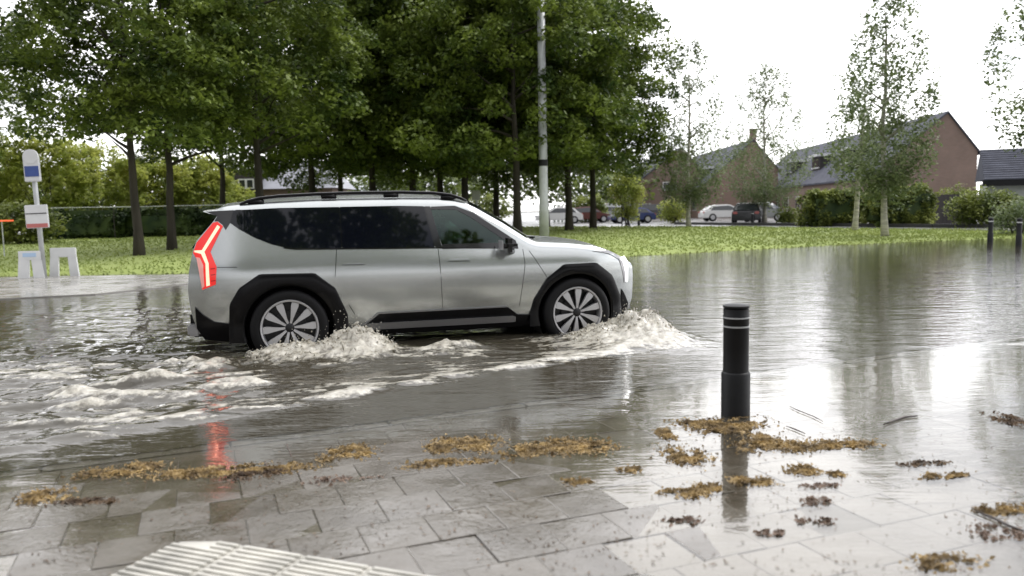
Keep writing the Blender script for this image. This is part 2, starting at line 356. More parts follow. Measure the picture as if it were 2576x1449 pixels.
# ------------------------------------------------------------------ flood water (one sheet, wake and splash waves modelled round the car)
def smooth(a, b, x):
    t = max(0., min(1., (x-a)/(b-a))); return t*t*(3-2*t)
FRC = [(3.5, 0), (3.8, .03), (4.1, .11), (4.4, .18), (4.6, .235), (4.76, .235), (4.9, .13), (5.04, .05), (5.25, 0)]
RRC = [(.3, 0), (.6, .05), (.95, .12), (1.35, .15), (1.62, .25), (1.78, .20), (2.0, .07), (2.3, .0)]
def outer_t(s): return -1.18-.385*(4.6-s) if s > .2 else -2.87-.33*(.2-s)
def water_hf(s, t):
    """height and foam at car coordinates"""
    n1 = fbm(s*.8, t*2.6, .3, 5); n2 = fbm(s*2.4, t*8, 4.1, 4); n3 = fbm(s*7, t*22, 9.1, 3); m2 = fbm(s*5, t*8, 4.1, 4); m3 = fbm(s*18, t*24, 9.1, 3)
    to = outer_t(s); din = t-to                      # >0 inside the wake on the near side
    z = 0; fo = 0
    # general turbulence inside the wake
    far_edge = 1.98+1.3+.30*(4.6-s); calm = 1-.72*smooth(.6, 2.2, t)
    inside = smooth(0, .35, din)*smooth(0, .5, far_edge-t)*smooth(5.6, 4.6, s)
    behind = smooth(1.6, -.4, s)
    fade = smooth(-9, -1.0, s)
    z += calm*inside*(.010+.026*behind*fade)*(n1*1.2+.7*n2) + inside*behind*fade*.008*n3
    # wave front ridge
    rid = math.exp(-((din-.16)/.13)**2)*smooth(5.2, 4.3, s)*smooth(-7, -1, s)
    z += rid*(.028+.02*n2)
    fo += rid*smooth(-.25, .45, n2+.5*n3+.22*(s-1.5))*1.1
    line2 = math.exp(-((din-.42-.1*n1)/.2)**2)*smooth(5, 4.2, s)
    fo += line2*smooth(-.3, .5, n2+.6*n3)*.8
    # splash mounds
    for crest, tc0, near, farw in ((FRC, -.42, .62, .3), (RRC, -.40, .50, .25)):
        h = interp(s, crest)
        if h > 0:
            d = t-tc0
            g = math.exp(-(d/near)**2) if d < 0 else math.exp(-(d/farw)**2)
            ragged = 1+.42*m2+.22*m3+.13*abs(fbm(s*36, t*36, 2.2, 2))
            z += h*g*ragged
            fo += smooth(.02, .10, h*g)*(1.0+.45*m2+.35*m3)
    fo += smooth(.05, .75, n1*.8+n2+.3*n3)*inside*behind*fade*.6*smooth(1.7, .5, abs(t+1.3+.12*(s-1)))
    fo += smooth(.3, .9, n2+.4*n3)*inside*behind*fade*.4
    fo += inside*smooth(.25, .7, n2+.5*n3)*.6*smooth(0, .8, 1.0-abs(t+.8))
    foam_run = smooth(3.0, 3.9, s)*smooth(5.25, 4.75, s)*smooth(-1.75, -1.15, t)*smooth(.1, -.3, t)
    fo += foam_run*(.55+.7*n2+.4*n3)
    # big lumps behind the rear wheel
    for ls, lt, lh, lw in ((-.15, -1.15, .065, .14), (-.6, -1.55, .06, .12), (-.35, -1.9, .05, .18), (.35, -.75, .07, .2), (.05, -.35, .06, .22), (-1.3, -1.7, .05, .2), (.55, -1.6, .05, .2), (2.6, -.55, .09, .22), (2.35, -.8, .06, .2)):
        q = ((s-ls)/lw/1.4)**2+((t-lt)/lw)**2
        if q < 9:
            g = math.exp(-q); z += lh*g*(1+.5*n2+.4*n3); fo += g*.9*(.7+n2)
    return z, max(0, min(1, fo))
ss = np.unique(np.round(np.concatenate([np.linspace(-70, -9, 40), np.arange(-9, -3, .08), np.arange(-3, 6.2, .028), np.arange(6.2, 9, .12), np.linspace(9, 95, 60)]), 4))
tt = np.unique(np.round(np.concatenate([np.linspace(-16, -5, 40), np.arange(-5, -3.6, .1), np.arange(-3.6, .3, .028), np.arange(.3, 5, .09), np.linspace(5, 60, 60)]), 4))
V = []; foam = []; dep = []; idx = {}; F = []
for j, t in enumerate(tt):
    for i, s in enumerate(ss):
        p = C0+CU*float(s)+CN*float(t)
        if -9.5 < s < 6.5 and -6.5 < t < 6:
            z, fo = water_hf(float(s), float(t))
        else: z, fo = 0, 0
        a, b = kab(p.x, p.y)
        ln = smooth(0, -.25, b)
        z *= 1-.9*ln; fo *= 1-.7*ln
        z += .0035*fbm(p.x*1.7, p.y*1.7, 5., 2)*(1-ln)
        V.append((p.x, p.y, z)); foam.append(fo)
        depth = .14 if b > .1 else max(0, -pave_z(p.x, p.y)+.001) if b < 0 else .02
        dep.append(1 if b > .12 else min(1, .07+depth*16))
nx = len(ss)
for j in range(len(tt)-1):
    for i in range(nx-1):
        q = j*nx+i; F.append((q, q+1, q+nx+1, q+nx))
wo = mesh('flood_water', V, F, None, smooth=True); tag(wo, kind='structure')
for nm, arr in (('foam', foam), ('depth', dep)):
    at_ = wo.data.attributes.new(nm, 'FLOAT', 'POINT'); at_.data.foreach_set('value', np.array(arr, dtype=np.float32))
def foam_nodes(nt, normal_in=None):
    t = nt.nodes.new('ShaderNodeTexCoord')
    n = nt.nodes.new('ShaderNodeTexNoise'); n.inputs['Scale'].default_value = 16; n.inputs['Detail'].default_value = 8; n.inputs['Roughness'].default_value = .65; nt.links.new(t.outputs['Object'], n.inputs[0])
    r = nt.nodes.new('ShaderNodeValToRGB'); r.color_ramp.elements[0].position = .3; r.color_ramp.elements[1].position = .66
    r.color_ramp.elements[0].color = (.17, .15, .112, 1); r.color_ramp.elements[1].color = (.60, .575, .50, 1); nt.links.new(n.outputs[0], r.inputs[0])  # brown shade of the hollows painted into the foam colour, following the bump noise
    b = nt.nodes.new('ShaderNodeBsdfPrincipled'); b.inputs['Roughness'].default_value = .35; nt.links.new(r.outputs[0], b.inputs['Base Color'])
    b.inputs['Coat Weight'].default_value = .6; b.inputs['Coat Roughness'].default_value = .12; b.inputs['Subsurface Weight'].default_value = .3; b.inputs['Subsurface Radius'].default_value = (.03, .025, .02)
    bu = nt.nodes.new('ShaderNodeBump'); bu.inputs['Distance'].default_value = .014; bu.inputs['Strength'].default_value = .8; nt.links.new(n.outputs[0], bu.inputs['Height']); nt.links.new(bu.outputs[0], b.inputs['Normal'])
    return b, n
def water_mat():
    m = bpy.data.materials.new('muddy flood water'); m.use_nodes = True; nt = m.node_tree; nt.nodes.clear()
    o = nt.nodes.new('ShaderNodeOutputMaterial'); t = nt.nodes.new('ShaderNodeTexCoord')
    dp = nt.nodes.new('ShaderNodeAttribute'); dp.attribute_name = 'depth'; fa = nt.nodes.new('ShaderNodeAttribute'); fa.attribute_name = 'foam'
    mp = nt.nodes.new('ShaderNodeMapping'); mp.inputs['Scale'].default_value = (.55, 1.5, 1); nt.links.new(t.outputs['Object'], mp.inputs[0])
    n1 = nt.nodes.new('ShaderNodeTexNoise'); n1.inputs['Scale'].default_value = 4.2; n1.inputs['Detail'].default_value = 4; nt.links.new(mp.outputs[0], n1.inputs[0])
    n2 = nt.nodes.new('ShaderNodeTexNoise'); n2.inputs['Scale'].default_value = 17; n2.inputs['Detail'].default_value = 3; nt.links.new(mp.outputs[0], n2.inputs[0])
    # calmer in the shallow film over the slabs
    ds = nt.nodes.new('ShaderNodeMapRange'); ds.inputs['From Min'].default_value = .3; ds.inputs['From Max'].default_value = .95; ds.inputs['To Min'].default_value = .3; ds.inputs['To Max'].default_value = 1; nt.links.new(dp.outputs['Fac'], ds.inputs[0])
    b1 = nt.nodes.new('ShaderNodeBump'); b1.inputs['Distance'].default_value = .011; nt.links.new(n1.outputs[0], b1.inputs['Height']); nt.links.new(ds.outputs[0], b1.inputs['Strength'])
    b2 = nt.nodes.new('ShaderNodeBump'); b2.inputs['Distance'].default_value = .0022; nt.links.new(n2.outputs[0], b2.inputs['Height']); nt.links.new(b1.outputs[0], b2.inputs['Normal']); nt.links.new(ds.outputs[0], b2.inputs['Strength'])
    gl = nt.nodes.new('ShaderNodeBsdfGlossy'); gl.inputs['Roughness'].default_value = .035; gl.inputs['Color'].default_value = (1, 1, 1, 1); nt.links.new(b2.outputs[0], gl.inputs['Normal'])
    df = nt.nodes.new('ShaderNodeBsdfDiffuse'); df.inputs['Color'].default_value = (.058, .051, .037, 1)
    tr = nt.nodes.new('ShaderNodeBsdfTransparent'); tr.inputs[0].default_value = (.92, .90, .85, 1)
    m1 = nt.nodes.new('ShaderNodeMixShader'); nt.links.new(dp.outputs['Fac'], m1.inputs[0]); nt.links.new(tr.outputs[0], m1.inputs[1]); nt.links.new(df.outputs[0], m1.inputs[2])
    fr = nt.nodes.new('ShaderNodeFresnel'); fr.inputs[0].default_value = 1.52; nt.links.new(b2.outputs[0], fr.inputs['Normal'])
    ge = nt.nodes.new('ShaderNodeNewGeometry'); fm = nt.nodes.new('ShaderNodeMath'); fm.operation = 'MULTIPLY'; fo_ = nt.nodes.new('ShaderNodeMath'); fo_.operation = 'SUBTRACT'; fo_.inputs[0].default_value = 1   # no total reflection for light coming back up out of the water
    nt.links.new(ge.outputs['Backfacing'], fo_.inputs[1]); nt.links.new(fo_.outputs[0], fm.inputs[0]); nt.links.new(fr.outputs[0], fm.inputs[1])
    m2 = nt.nodes.new('ShaderNodeMixShader'); nt.links.new(fm.outputs[0], m2.inputs[0]); nt.links.new(m1.outputs[0], m2.inputs[1]); nt.links.new(gl.outputs[0], m2.inputs[2])
    fb, n = foam_nodes(nt)
    mm = nt.nodes.new('ShaderNodeMath'); mm.operation = 'MULTIPLY_ADD'; mm.inputs[1].default_value = 1.6; nt.links.new(n.outputs[0], mm.inputs[0]); mm.inputs[2].default_value = -.8
    ad = nt.nodes.new('ShaderNodeMath'); nt.links.new(fa.outputs['Fac'], ad.inputs[0]); nt.links.new(mm.outputs[0], ad.inputs[1])
    rg_ = nt.nodes.new('ShaderNodeMapRange'); rg_.inputs['From Min'].default_value = .3; rg_.inputs['From Max'].default_value = .8; nt.links.new(ad.outputs[0], rg_.inputs[0])
    mu = nt.nodes.new('ShaderNodeMath'); mu.operation = 'MULTIPLY'; nt.links.new(rg_.outputs[0], mu.inputs[0])
    gt = nt.nodes.new('ShaderNodeMapRange'); gt.inputs['From Min'].default_value = .0; gt.inputs['From Max'].default_value = .12; nt.links.new(fa.outputs['Fac'], gt.inputs[0]); nt.links.new(gt.outputs[0], mu.inputs[1])
    m3 = nt.nodes.new('ShaderNodeMixShader'); nt.links.new(mu.outputs[0], m3.inputs[0]); nt.links.new(m2.outputs[0], m3.inputs[1]); nt.links.new(fb.outputs[0], m3.inputs[2])
    nt.links.new(m3.outputs[0], o.inputs[0]); return m
wo.data.materials.append(water_mat())
mf = bpy.data.materials.new('splash foam'); mf.use_nodes = True; nt = mf.node_tree; nt.nodes.clear(); o_ = nt.nodes.new('ShaderNodeOutputMaterial'); fb, _ = foam_nodes(nt); nt.links.new(fb.outputs[0], o_.inputs[0]); M['foam'] = mf
# thrown-up water: ragged tongues and drops above the wave crests
def splash(name, crest, tc0, label, seed, n, amp):
    rr = random.Random(seed); bm = bmesh.new(); s0, s1 = crest[1][0], crest[-2][0]
    base = C0.copy()
    for i in range(n):
        s = rr.uniform(s0, s1); h = interp(s, crest); t = tc0+rr.gauss(-.06, .16)
        z0, _ = water_hf(s, t)
        up = min(1.6, abs(rr.gauss(0, .8)))*amp*h
        drop = rr.random() < .55
        z = z0+(up if drop else up*.25)
        p = C0+CU*s+CN*t; p.z = z
        r = rr.uniform(.002, .006)*(1 if drop else 2.0)*(1.3 if rr.random() < .12 else .8)
        res = bmesh.ops.create_icosphere(bm, subdivisions=1, radius=r)
        sc = Matrix.Diagonal((rr.uniform(.8, 1.3), rr.uniform(.8, 1.3), rr.uniform(.9, 1.7) if drop else rr.uniform(1.6, 3.6), 1))
        rot = Matrix.Rotation(rr.gauss(0, .5), 4, 'X') @ Matrix.Rotation(rr.gauss(0, .6), 4, 'Y')
        bmesh.ops.transform(bm, matrix=Matrix.Translation(p) @ rot @ sc, verts=res['verts'])
    o = bobj(name, bm, M['foam'], smooth=True); tag(o, label, 'splash', kind='stuff')
splash('water_splash', FRC, -.42, 'muddy white splash thrown up by the front wheel of the silver SUV', 1, 520, .5)
splash('water_splash', RRC, -.42, 'muddy white splash churned up by the rear wheel of the silver SUV', 2, 520, .65)

# ------------------------------------------------------------------ the SUV
suv = empty('suv', C0+CN*.965+Vector((0, 0, -.04)), CA); tag(suv, 'silver grey SUV with black wheel arches ploughing through the flooded road, tail lights lit', 'car')
HWZ = [(.2, .80), (.3, .865), (.45, .918), (.6, .948), (.75, .968), (.87, .976), (.96, .972), (1.03, .957), (1.10, .934), (1.18, .905), (1.62, .745), (1.8, .68)]
def hw(s, z):
    k = 1.
    if s < .7: k -= .12*((.7-s)/.7)**2.4
    if s > 4.1: k -= .30*((s-4.1)/.85)**2.6
    return interp(z, HWZ)*k
ZT = [(0, 1.59), (.2, 1.605), (.4, 1.635), (.75, 1.67), (1.34, 1.70), (2.16, 1.705), (2.6, 1.695), (2.78, 1.672), (2.90, 1.635), (3.03, 1.56), (3.3, 1.40), (3.56, 1.225), (3.66, 1.19), (4.03, 1.165), (4.3, 1.13), (4.5, 1.08), (4.66, 1.02), (4.80, .965), (4.93, .91)]
SR = [(.25, .22), (.34, .15), (.5, .075), (.64, .05), (.8, .04), (1.0, .06), (1.19, .10), (1.3, .14), (1.48, .30), (1.555, .35), (1.59, .20), (1.7, .2)]
SF = [(.25, 4.76), (.38, 4.83), (.5, 4.87), (.69, 4.87), (.8, 4.865), (.9, 4.85), (.97, 4.82), (1.7, 4.82)]
ZB = [(0, .33), (.5, .27), (4.4, .27), (4.93, .30)]
def spts():
    u = np.concatenate([np.linspace(0, .12, 4)[:-1], np.arange(.12, .8, .05), np.arange(.8, 2.6, .12), np.arange(2.6, 3.75, .05), np.arange(3.75, 4.4, .06), np.linspace(4.4, 4.93, 14)])
    return sorted(set(np.round(u, 4)))
NV = 26; NT = 9
bm = bmesh.new(); rows = []
US = spts()
for u in US:
    zt = interp(u, ZT); zb = interp(u, ZB); ring = []
    pts = []
    pts.append((0., zb)); pts.append((.5, zb))
    vs = [zb+(zt-zb)*k/NV for k in range(NV+1)]
    for z in vs:
        s = u + (interp(z, SR))*(1-smooth(0, .5, u)) + (interp(z, SF)-4.93)*smooth(4.35, 4.93, u)
        wd = hw(s, z)
        e = max(0, 1-(zt-z)/.06); wd -= .035*e*e
        eb = max(0, 1-(z-zb)/.05); wd -= .03*eb*eb
        ring.append((s, wd, z))
    s = ring[-1][0]; wt = ring[-1][1]
    for k in range(1, NT+1):
        y = wt*(1-k/NT); cw = .045 if u < 2.9 else .05
        ring.append((s+.12*(1-(y/wt)**2)*smooth(2.7, 3.0, u)*smooth(4.9, 3.6, u)+(.06*(1-(y/wt)**2) if u > 4.6 else 0), y, zt+cw*(1-(y/wt)**2)*(1 if u > .3 else .5)))
    bot = [(u+interp(zb, SR)*(1-smooth(0, .5, u)), 0, zb), (u+interp(zb, SR)*(1-smooth(0, .5, u)), wd*0+.6, zb)]
    half = bot+ring
    full = [(a, -b, c) for a, b, c in half]+[(a, b, c) for a, b, c in half[-2:0:-1]]
    rows.append([bm.verts.new(p) for p in full])
for r0, r1 in zip(rows, rows[1:]):
    n = len(r0)
    for k in range(n): bm.faces.new((r0[k], r0[(k+1) % n], r1[(k+1) % n], r1[k]))
for rw in (rows[0], rows[-1]):
    n = len(rw); h_ = len(half)
    for i in range(0, h_-1):
        q = [rw[i], rw[i+1]]+([rw[n-(i+1)]] if i+1 < h_-1 else [])+([rw[n-i]] if i > 0 else [])
        if len(q) > 2: bm.faces.new(q)
bmesh.ops.recalc_face_normals(bm, faces=bm.faces)
body = bobj('body', bm, [M['paint'], M['dash']], suv)
WX = (1.0, 4.105); WZ = .392; WR = .392
bm = bmesh.new()
for x in WX:
    for sy in (-1, 1):
        lathe(bm, [(.455, sy*.56), (.455, sy*1.15)], 40, 'Y', (x, 0, WZ))
GW = [(2.60, 1.19), (2.50, 1.575), (2.74, 1.575), (2.80, 1.56), (2.93, 1.49), (3.32, 1.215), (3.34, 1.19)]
a = [bm.verts.new((s, -1.3, z)) for s, z in GW]; b = [bm.verts.new((s, 1.3, z)) for s, z in GW]; n = len(GW)
bm.faces.new(a); bm.faces.new(b[::-1])
for k in range(n): bm.faces.new((a[k], b[k], b[(k+1) % n], a[(k+1) % n]))
bmesh.ops.recalc_face_normals(bm, faces=bm.faces)
me = bpy.data.meshes.new('cut'); bm.to_mesh(me); bm.free(); cut = bpy.data.objects.new('cut', me); COL.objects.link(cut); cut.parent = suv
md = body.modifiers.new('b', 'BOOLEAN'); md.operation = 'DIFFERENCE'; md.object = cut; md.solver = 'EXACT'
bpy.context.view_layer.update(); dg = bpy.context.evaluated_depsgraph_get()
nm = bpy.data.meshes.new_from_object(body.evaluated_get(dg)); body.modifiers.clear(); body.data = nm; nm.name = 'body'
bpy.data.objects.remove(cut)
for p in nm.polygons:
    ys = [nm.vertices[i].co.y for i in p.vertices]
    p.material_index = 1 if (max(ys)-min(ys) > 1.3 and 2.4 < p.center.x < 3.4 and p.center.z > 1.1 and p.center.z < 1.6) else 0
nm.shade_smooth(); nm.set_sharp_from_angle(angle=R(28))

def panel(name, poly, m, parent, off=.004, thick=.012, side=-1, ns=10, nzz=6, inset_to=None):
    """a sheet with the outline poly (s,z) laid on the body side"""
    bm = bmesh.new(); vs = [bm.verts.new((s, 0, z)) for s, z in poly]; bm.faces.new(vs)
    s0, s1 = min(p[0] for p in poly), max(p[0] for p in poly); z0, z1 = min(p[1] for p in poly), max(p[1] for p in poly)
    for k in range(1, ns): bmesh.ops.bisect_plane(bm, geom=bm.verts[:]+bm.edges[:]+bm.faces[:], plane_co=(s0+(s1-s0)*k/ns, 0, 0), plane_no=(1, 0, 0))
    for k in range(1, nzz): bmesh.ops.bisect_plane(bm, geom=bm.verts[:]+bm.edges[:]+bm.faces[:], plane_co=(0, 0, z0+(z1-z0)*k/nzz), plane_no=(0, 0, 1))
    for zb_ in (1.03, 1.10, 1.18, .95):
        if z0 < zb_ < z1: bmesh.ops.bisect_plane(bm, geom=bm.verts[:]+bm.edges[:]+bm.faces[:], plane_co=(0, 0, zb_), plane_no=(0, 0, 1))
    fs = bm.faces[:]
    r = bmesh.ops.extrude_face_region(bm, geom=fs); top = {v for v in r['geom'] if isinstance(v, bmesh.types.BMVert)}
    for v in bm.verts:
        s, z = v.co.x, v.co.z; o = off if v in top else off-thick
        v.co.y = side*(hw(s, z)+o)
    return bobj(name, bm, m, parent, autos=35)
def both(name, poly, m, off=.004, thick=.012, parent=None, **k):
    return [panel(name, poly, m, parent or suv, off, thick, sd, **k) for sd in (-1, 1)]
# side glass
both('window_frame', [(.52, 1.60), (.50, 1.47), (.97, 1.225), (1.10, 1.205), (2.58, 1.175), (2.46, 1.598), (2.16, 1.607), (.94, 1.605)], M['trim'], .0005)
both('rear_side_window', [(.49, 1.595), (.465, 1.47), (.55, 1.405), (.70, 1.315), (.86, 1.245), (.97, 1.215), (1.10, 1.2), (1.55, 1.19), (1.55, 1.612), (.94, 1.612)], M['glassdark'], .003)
both('rear_side_window', [(1.558, 1.19), (2.52, 1.168), (2.44, 1.605), (2.16, 1.614), (1.558, 1.613)], M['glassdark'], .0035)
both('window_pillar', [(2.53, 1.168), (2.60, 1.166), (2.51, 1.603), (2.45, 1.604)], M['trim'], .004)
mg = bpy.data.materials.new('clear side glass'); mg.use_nodes = True; nt = mg.node_tree; nt.nodes.clear(); o_ = nt.nodes.new('ShaderNodeOutputMaterial')
g1 = nt.nodes.new('ShaderNodeBsdfGlossy'); g1.inputs['Roughness'].default_value = .03; g1.inputs[0].default_value = (.75, .85, .82, 1); g2 = nt.nodes.new('ShaderNodeBsdfTransparent'); g2.inputs[0].default_value = (.42, .55, .5, 1)
lw = nt.nodes.new('ShaderNodeFresnel'); lw.inputs[0].default_value = 1.7; mxx = nt.nodes.new('ShaderNodeMixShader'); nt.links.new(lw.outputs[0], mxx.inputs[0]); nt.links.new(g2.outputs[0], mxx.inputs[1]); nt.links.new(g1.outputs[0], mxx.inputs[2]); nt.links.new(mxx.outputs[0], o_.inputs[0])
both('front_side_window', GW, mg, .001, .004)
both('window_surround', [(2.52, 1.60), (2.78, 1.605), (2.98, 1.525), (3.42, 1.215), (3.44, 1.14), (2.60, 1.148), (2.60, 1.198), (3.29, 1.195), (3.31, 1.21), (2.93, 1.485), (2.79, 1.562), (2.51, 1.572)], M['trim'], .005)
both('belt_trim', [(.97, 1.203), (1.10, 1.186), (2.6, 1.155), (3.44, 1.128), (3.44, 1.138), (2.6, 1.166), (1.1, 1.198), (.975, 1.213)], M['trim'], .007, ns=20)
both('quarter_trim', [(.225, 1.588), (.50, 1.598), (.465, 1.47), (.42, 1.40), (.39, 1.455), (.35, 1.49), (.315, 1.49), (.345, 1.545)], M['trim'], .005)
# windscreen and rear window
def screen(name, ulist, ymax, off, m):
    bm = bmesh.new(); rws = []
    for u in ulist:
        zt = interp(u, ZT); s = u; wt = hw(u, zt)-.035; r_ = []
        for k in range(17):
            y = (-1+2*k/16)*(wt-ymax)
            r_.append(bm.verts.new((s+.12*(1-(y/wt)**2)*smooth(2.7, 3.0, u)*smooth(4.9, 3.6, u)+off*.5, y, zt+.05*(1-(y/wt)**2)+off)))
        rws.append(r_)
    for a_, b_ in zip(rws, rws[1:]):
        for k in range(16): bm.faces.new((a_[k], a_[k+1], b_[k+1], b_[k]))
    return bobj(name, bm, m, suv, smooth=True)
screen('windscreen', [2.93, 3.03, 3.15, 3.3, 3.43, 3.56], .07, .006, M['glassdark'])
bm = bmesh.new(); abox(bm, (3.66, 0, 1.235), (.10, 1.35, .02), bev=.006); bobj('wiper_cowl', bm, M['cladding'], suv)
bm = bmesh.new(); vs = [bm.verts.new(p) for p in ((.31, -.62, 1.52), (.31, .62, 1.52), (.095, .68, 1.22), (.095, -.68, 1.22))]; bm.faces.new(vs)
r = bmesh.ops.extrude_face_region(bm, geom=bm.faces[:]); bmesh.ops.translate(bm, vec=(-.02, 0, .0), verts=[v for v in r['geom'] if isinstance(v, bmesh.types.BMVert)]); bobj('rear_window', bm, M['glassdark'], suv)
# wheel arch cladding with an octagonal outline
def arch(outer, cx, sd):
    """ring between the tyre opening (circle) and the outline"""
    bm = bmesh.new(); ang = [R(a) for a in np.linspace(-20, 200, 67)]
    def ray(a):
        d = (math.cos(a), math.sin(a)); best = .5
        for (x0, z0), (x1, z1) in zip(outer, outer[1:]):
            ex, ez = x1-x0, z1-z0; den = d[0]*ez-d[1]*ex
            if abs(den) < 1e-9: continue
            k = ((x0-cx)*ez-(z0-WZ)*ex)/den; q = ((x0-cx)*d[1]-(z0-WZ)*d[0])/den
            if k > 0 and -.001 <= q <= 1.001: best = k
        return best
    prev = None
    for a in ang:
        ro = max(.47, ray(a)); ri = .438
        if WZ+math.sin(a)*.44 < .2: continue
        pr = []
        for rr_, o in ((ro, -.01), (ro, .012), (ro-.02, .022), ((ro+ri)/2, .026), (ri+.02, .022), (ri, .008), (ri+.004, -.12)):
            s = cx+rr_*math.cos(a); z = WZ+rr_*math.sin(a); z = max(z, .26)
            pr.append(bm.verts.new((s, sd*(hw(min(s, 4.7), max(z, .45))+o), z)))
        if prev:
            for k in range(len(pr)-1): bm.faces.new((prev[k], prev[k+1], pr[k+1], pr[k]))
        prev = pr
    bobj('wheel_arch', bm, M['cladding'], suv, autos=30)
RO = [(1.60, .15), (1.585, .50), (1.47, .78), (1.27, .945), (.73, .955), (.53, .82), (.43, .66), (.41, .40), (.40, .1)]
FO = [(4.70, .1), (4.69, .40), (4.66, .56), (4.54, .79), (4.33, .945), (3.95, .94), (3.745, .79), (3.60, .56), (3.56, .38), (3.55, .1)]
for sd in (-1, 1): arch(RO, WX[0], sd); arch(FO, WX[1], sd)
# wheel wells
for x in WX:
    for sy in (-1, 1):
        bm = bmesh.new(); n = 36; r0 = [bm.verts.new((x+.452*math.cos(2*math.pi*k/n), sy*.565, WZ+.452*math.sin(2*math.pi*k/n))) for k in range(n)]
        r1 = [bm.verts.new((x+.452*math.cos(2*math.pi*k/n), sy*.90, WZ+.452*math.sin(2*math.pi*k/n))) for k in range(n)]
        for k in range(n):
            if math.sin(2*math.pi*(k+.5)/n) > -.45: bm.faces.new((r0[k], r0[(k+1) % n], r1[(k+1) % n], r1[k]))
        bm.faces.new(r0); bobj('wheel_well', bm, M['underbody'], suv)
# sills, bumpers
both('side_skirt', [(1.60, .26), (1.60, .335), (1.74, .345), (1.915, .485), (3.31, .487), (3.42, .40), (3.58, .385), (3.58, .26)], M['cladding'], .012, .02, ns=12)
both('skirt_edge', [(1.74, .352), (1.905, .487), (3.30, .489), (3.30, .500), (1.895, .499), (1.725, .357)], M['satin'], .014, .02)
both('skirt_bar', [(1.765, .318), (1.765, .375), (1.80, .388), (3.37, .388), (3.40, .375), (3.40, .322), (3.37, .316)], M['satin'], .034, .035)
both('bumper_cladding', [(.10, .64), (.17, .56), (.27, .485), (.42, .46), (.42, .27), (.17, .30), (.10, .42)], M['cladding'], .012, .03)
both('bumper_cladding', [(4.685, .62), (4.74, .55), (4.80, .45), (4.80, .33), (4.69, .30)], M['cladding'], .012, .03)
bm = bmesh.new(); abox(bm, (.11, 0, .45), (.16, 1.5, .26), bev=.03); bobj('rear_bumper', bm, M['cladding'], suv)
bm = bmesh.new(); abox(bm, (.068, 0, .40), (.12, 1.66, .12), bev=.02); bobj('rear_skid_plate', bm, M['satin'], suv)
bm = bmesh.new(); abox(bm, (4.82, 0, .42), (.16, 1.25, .18), bev=.03); bobj('front_skid_plate', bm, M['satin'], suv)
bm = bmesh.new(); abox(bm, (4.90, 0, .72), (.06, 1.15, .30), bev=.02); bobj('grille', bm, M['trim'], suv)
bm = bmesh.new(); abox(bm, (2.5, 0, .275), (3.4, 1.5, .07), bev=.01); bobj('underbody', bm, M['underbody'], suv)
# doors: shut lines and flush handles
def line(p0, p1, wd=.006):
    dx, dz = p1[0]-p0[0], p1[1]-p0[1]; l = math.hypot(dx, dz); nx_, nz_ = -dz/l*wd/2, dx/l*wd/2
    return [(p0[0]+nx_, p0[1]+nz_), (p1[0]+nx_, p1[1]+nz_), (p1[0]-nx_, p1[1]-nz_), (p0[0]-nx_, p0[1]-nz_)]
for p0, p1 in (((2.555, 1.15), (2.585, .50)), ((3.49, 1.12), (3.50, .95)), ((3.50, .95), (3.44, .50)), ((1.50, 1.185), (1.47, .90)), ((1.60, .60), (1.66, .49)), ((3.56, 1.10), (3.75, .80))):
    both('shut_line', line(p0, p1), M['trim'], .0018, .004, ns=3, nzz=6)
both('shut_line', line((.33, 1.035), (.52, 1.03)), M['trim'], .0018, .004, ns=3, nzz=2)
for s in (1.55, 2.66):
    for q in both('door_handle', [(s, 1.020), (s+.22, 1.016), (s+.22, 1.040), (s, 1.044)], M['paint'], .006, .01, ns=3, nzz=2): pass
    both('handle_recess', line((s-.005, 1.016), (s+.225, 1.011), .006), M['trim'], .0025, .004, ns=3, nzz=2)
# lights
LENS = [(.30, 1.475), (.345, 1.485), (.395, 1.44), (.27, 1.19), (.325, 1.04), (.31, .865), (.18, .815), (.15, 1.10), (.105, 1.18), (.14, 1.28)]
tl = both('tail_light', LENS, M['lens'], .007, .012)
for sd, par in zip((-1, 1), tl):
    panel('light_strip', [(.343, 1.452), (.368, 1.432), (.214, 1.19), (.252, 1.075), (.256, .86), (.222, .85), (.223, 1.07), (.182, 1.17), (.118, 1.188), (.118, 1.203), (.19, 1.206)], M['glow'], par, .011, .008, sd)
for sd, par in zip((-1, 1), tl):
    panel('clear_lens', [(.135, 1.14), (.17, 1.13), (.20, 1.06), (.203, .85), (.18, .83), (.158, 1.0)], M['pinklens'], par, .010, .008, sd)
    for z_ in (.90, .96, 1.02): panel('lens_rib', line((.268, z_), (.312, z_+.006), .008), M['lensdark'], par, .010, .006, sd, ns=2, nzz=2)
hl = both('headlight', [(4.30, 1.075), (4.56, 1.03), (4.64, .97), (4.70, .80), (4.72, .69), (4.755, .69), (4.74, .93), (4.66, 1.0), (4.50, 1.075)], M['headlens'], .006, .012)
for sd, par in zip((-1, 1), hl):
    panel('light_strip', [(4.655, .985), (4.70, .93), (4.735, .82), (4.75, .70), (4.775, .70), (4.77, .93), (4.72, 1.0)], M['headglow'], par, .010, .008, sd)
# roof rails
RL = [(.56, 1.655), (.64, 1.685), (.75, 1.712), (.95, 1.733), (1.35, 1.75), (1.75, 1.757), (2.2, 1.757), (2.55, 1.745), (2.74, 1.722), (2.86, 1.685), (2.92, 1.655)]
for sd in (-1, 1):
    bm = bmesh.new(); tube(bm, [(s, sd*.70, z) for s, z in RL], [.012]+[.018]*9+[.012], 8)
    for s in (.72, 1.45, 2.1, 2.72): abox(bm, (s, sd*.70, interp(s, RL)-.028), (.16, .025, .05), bev=.006)
    bobj('roof_rail', bm, M['cladding'], suv, smooth=True)
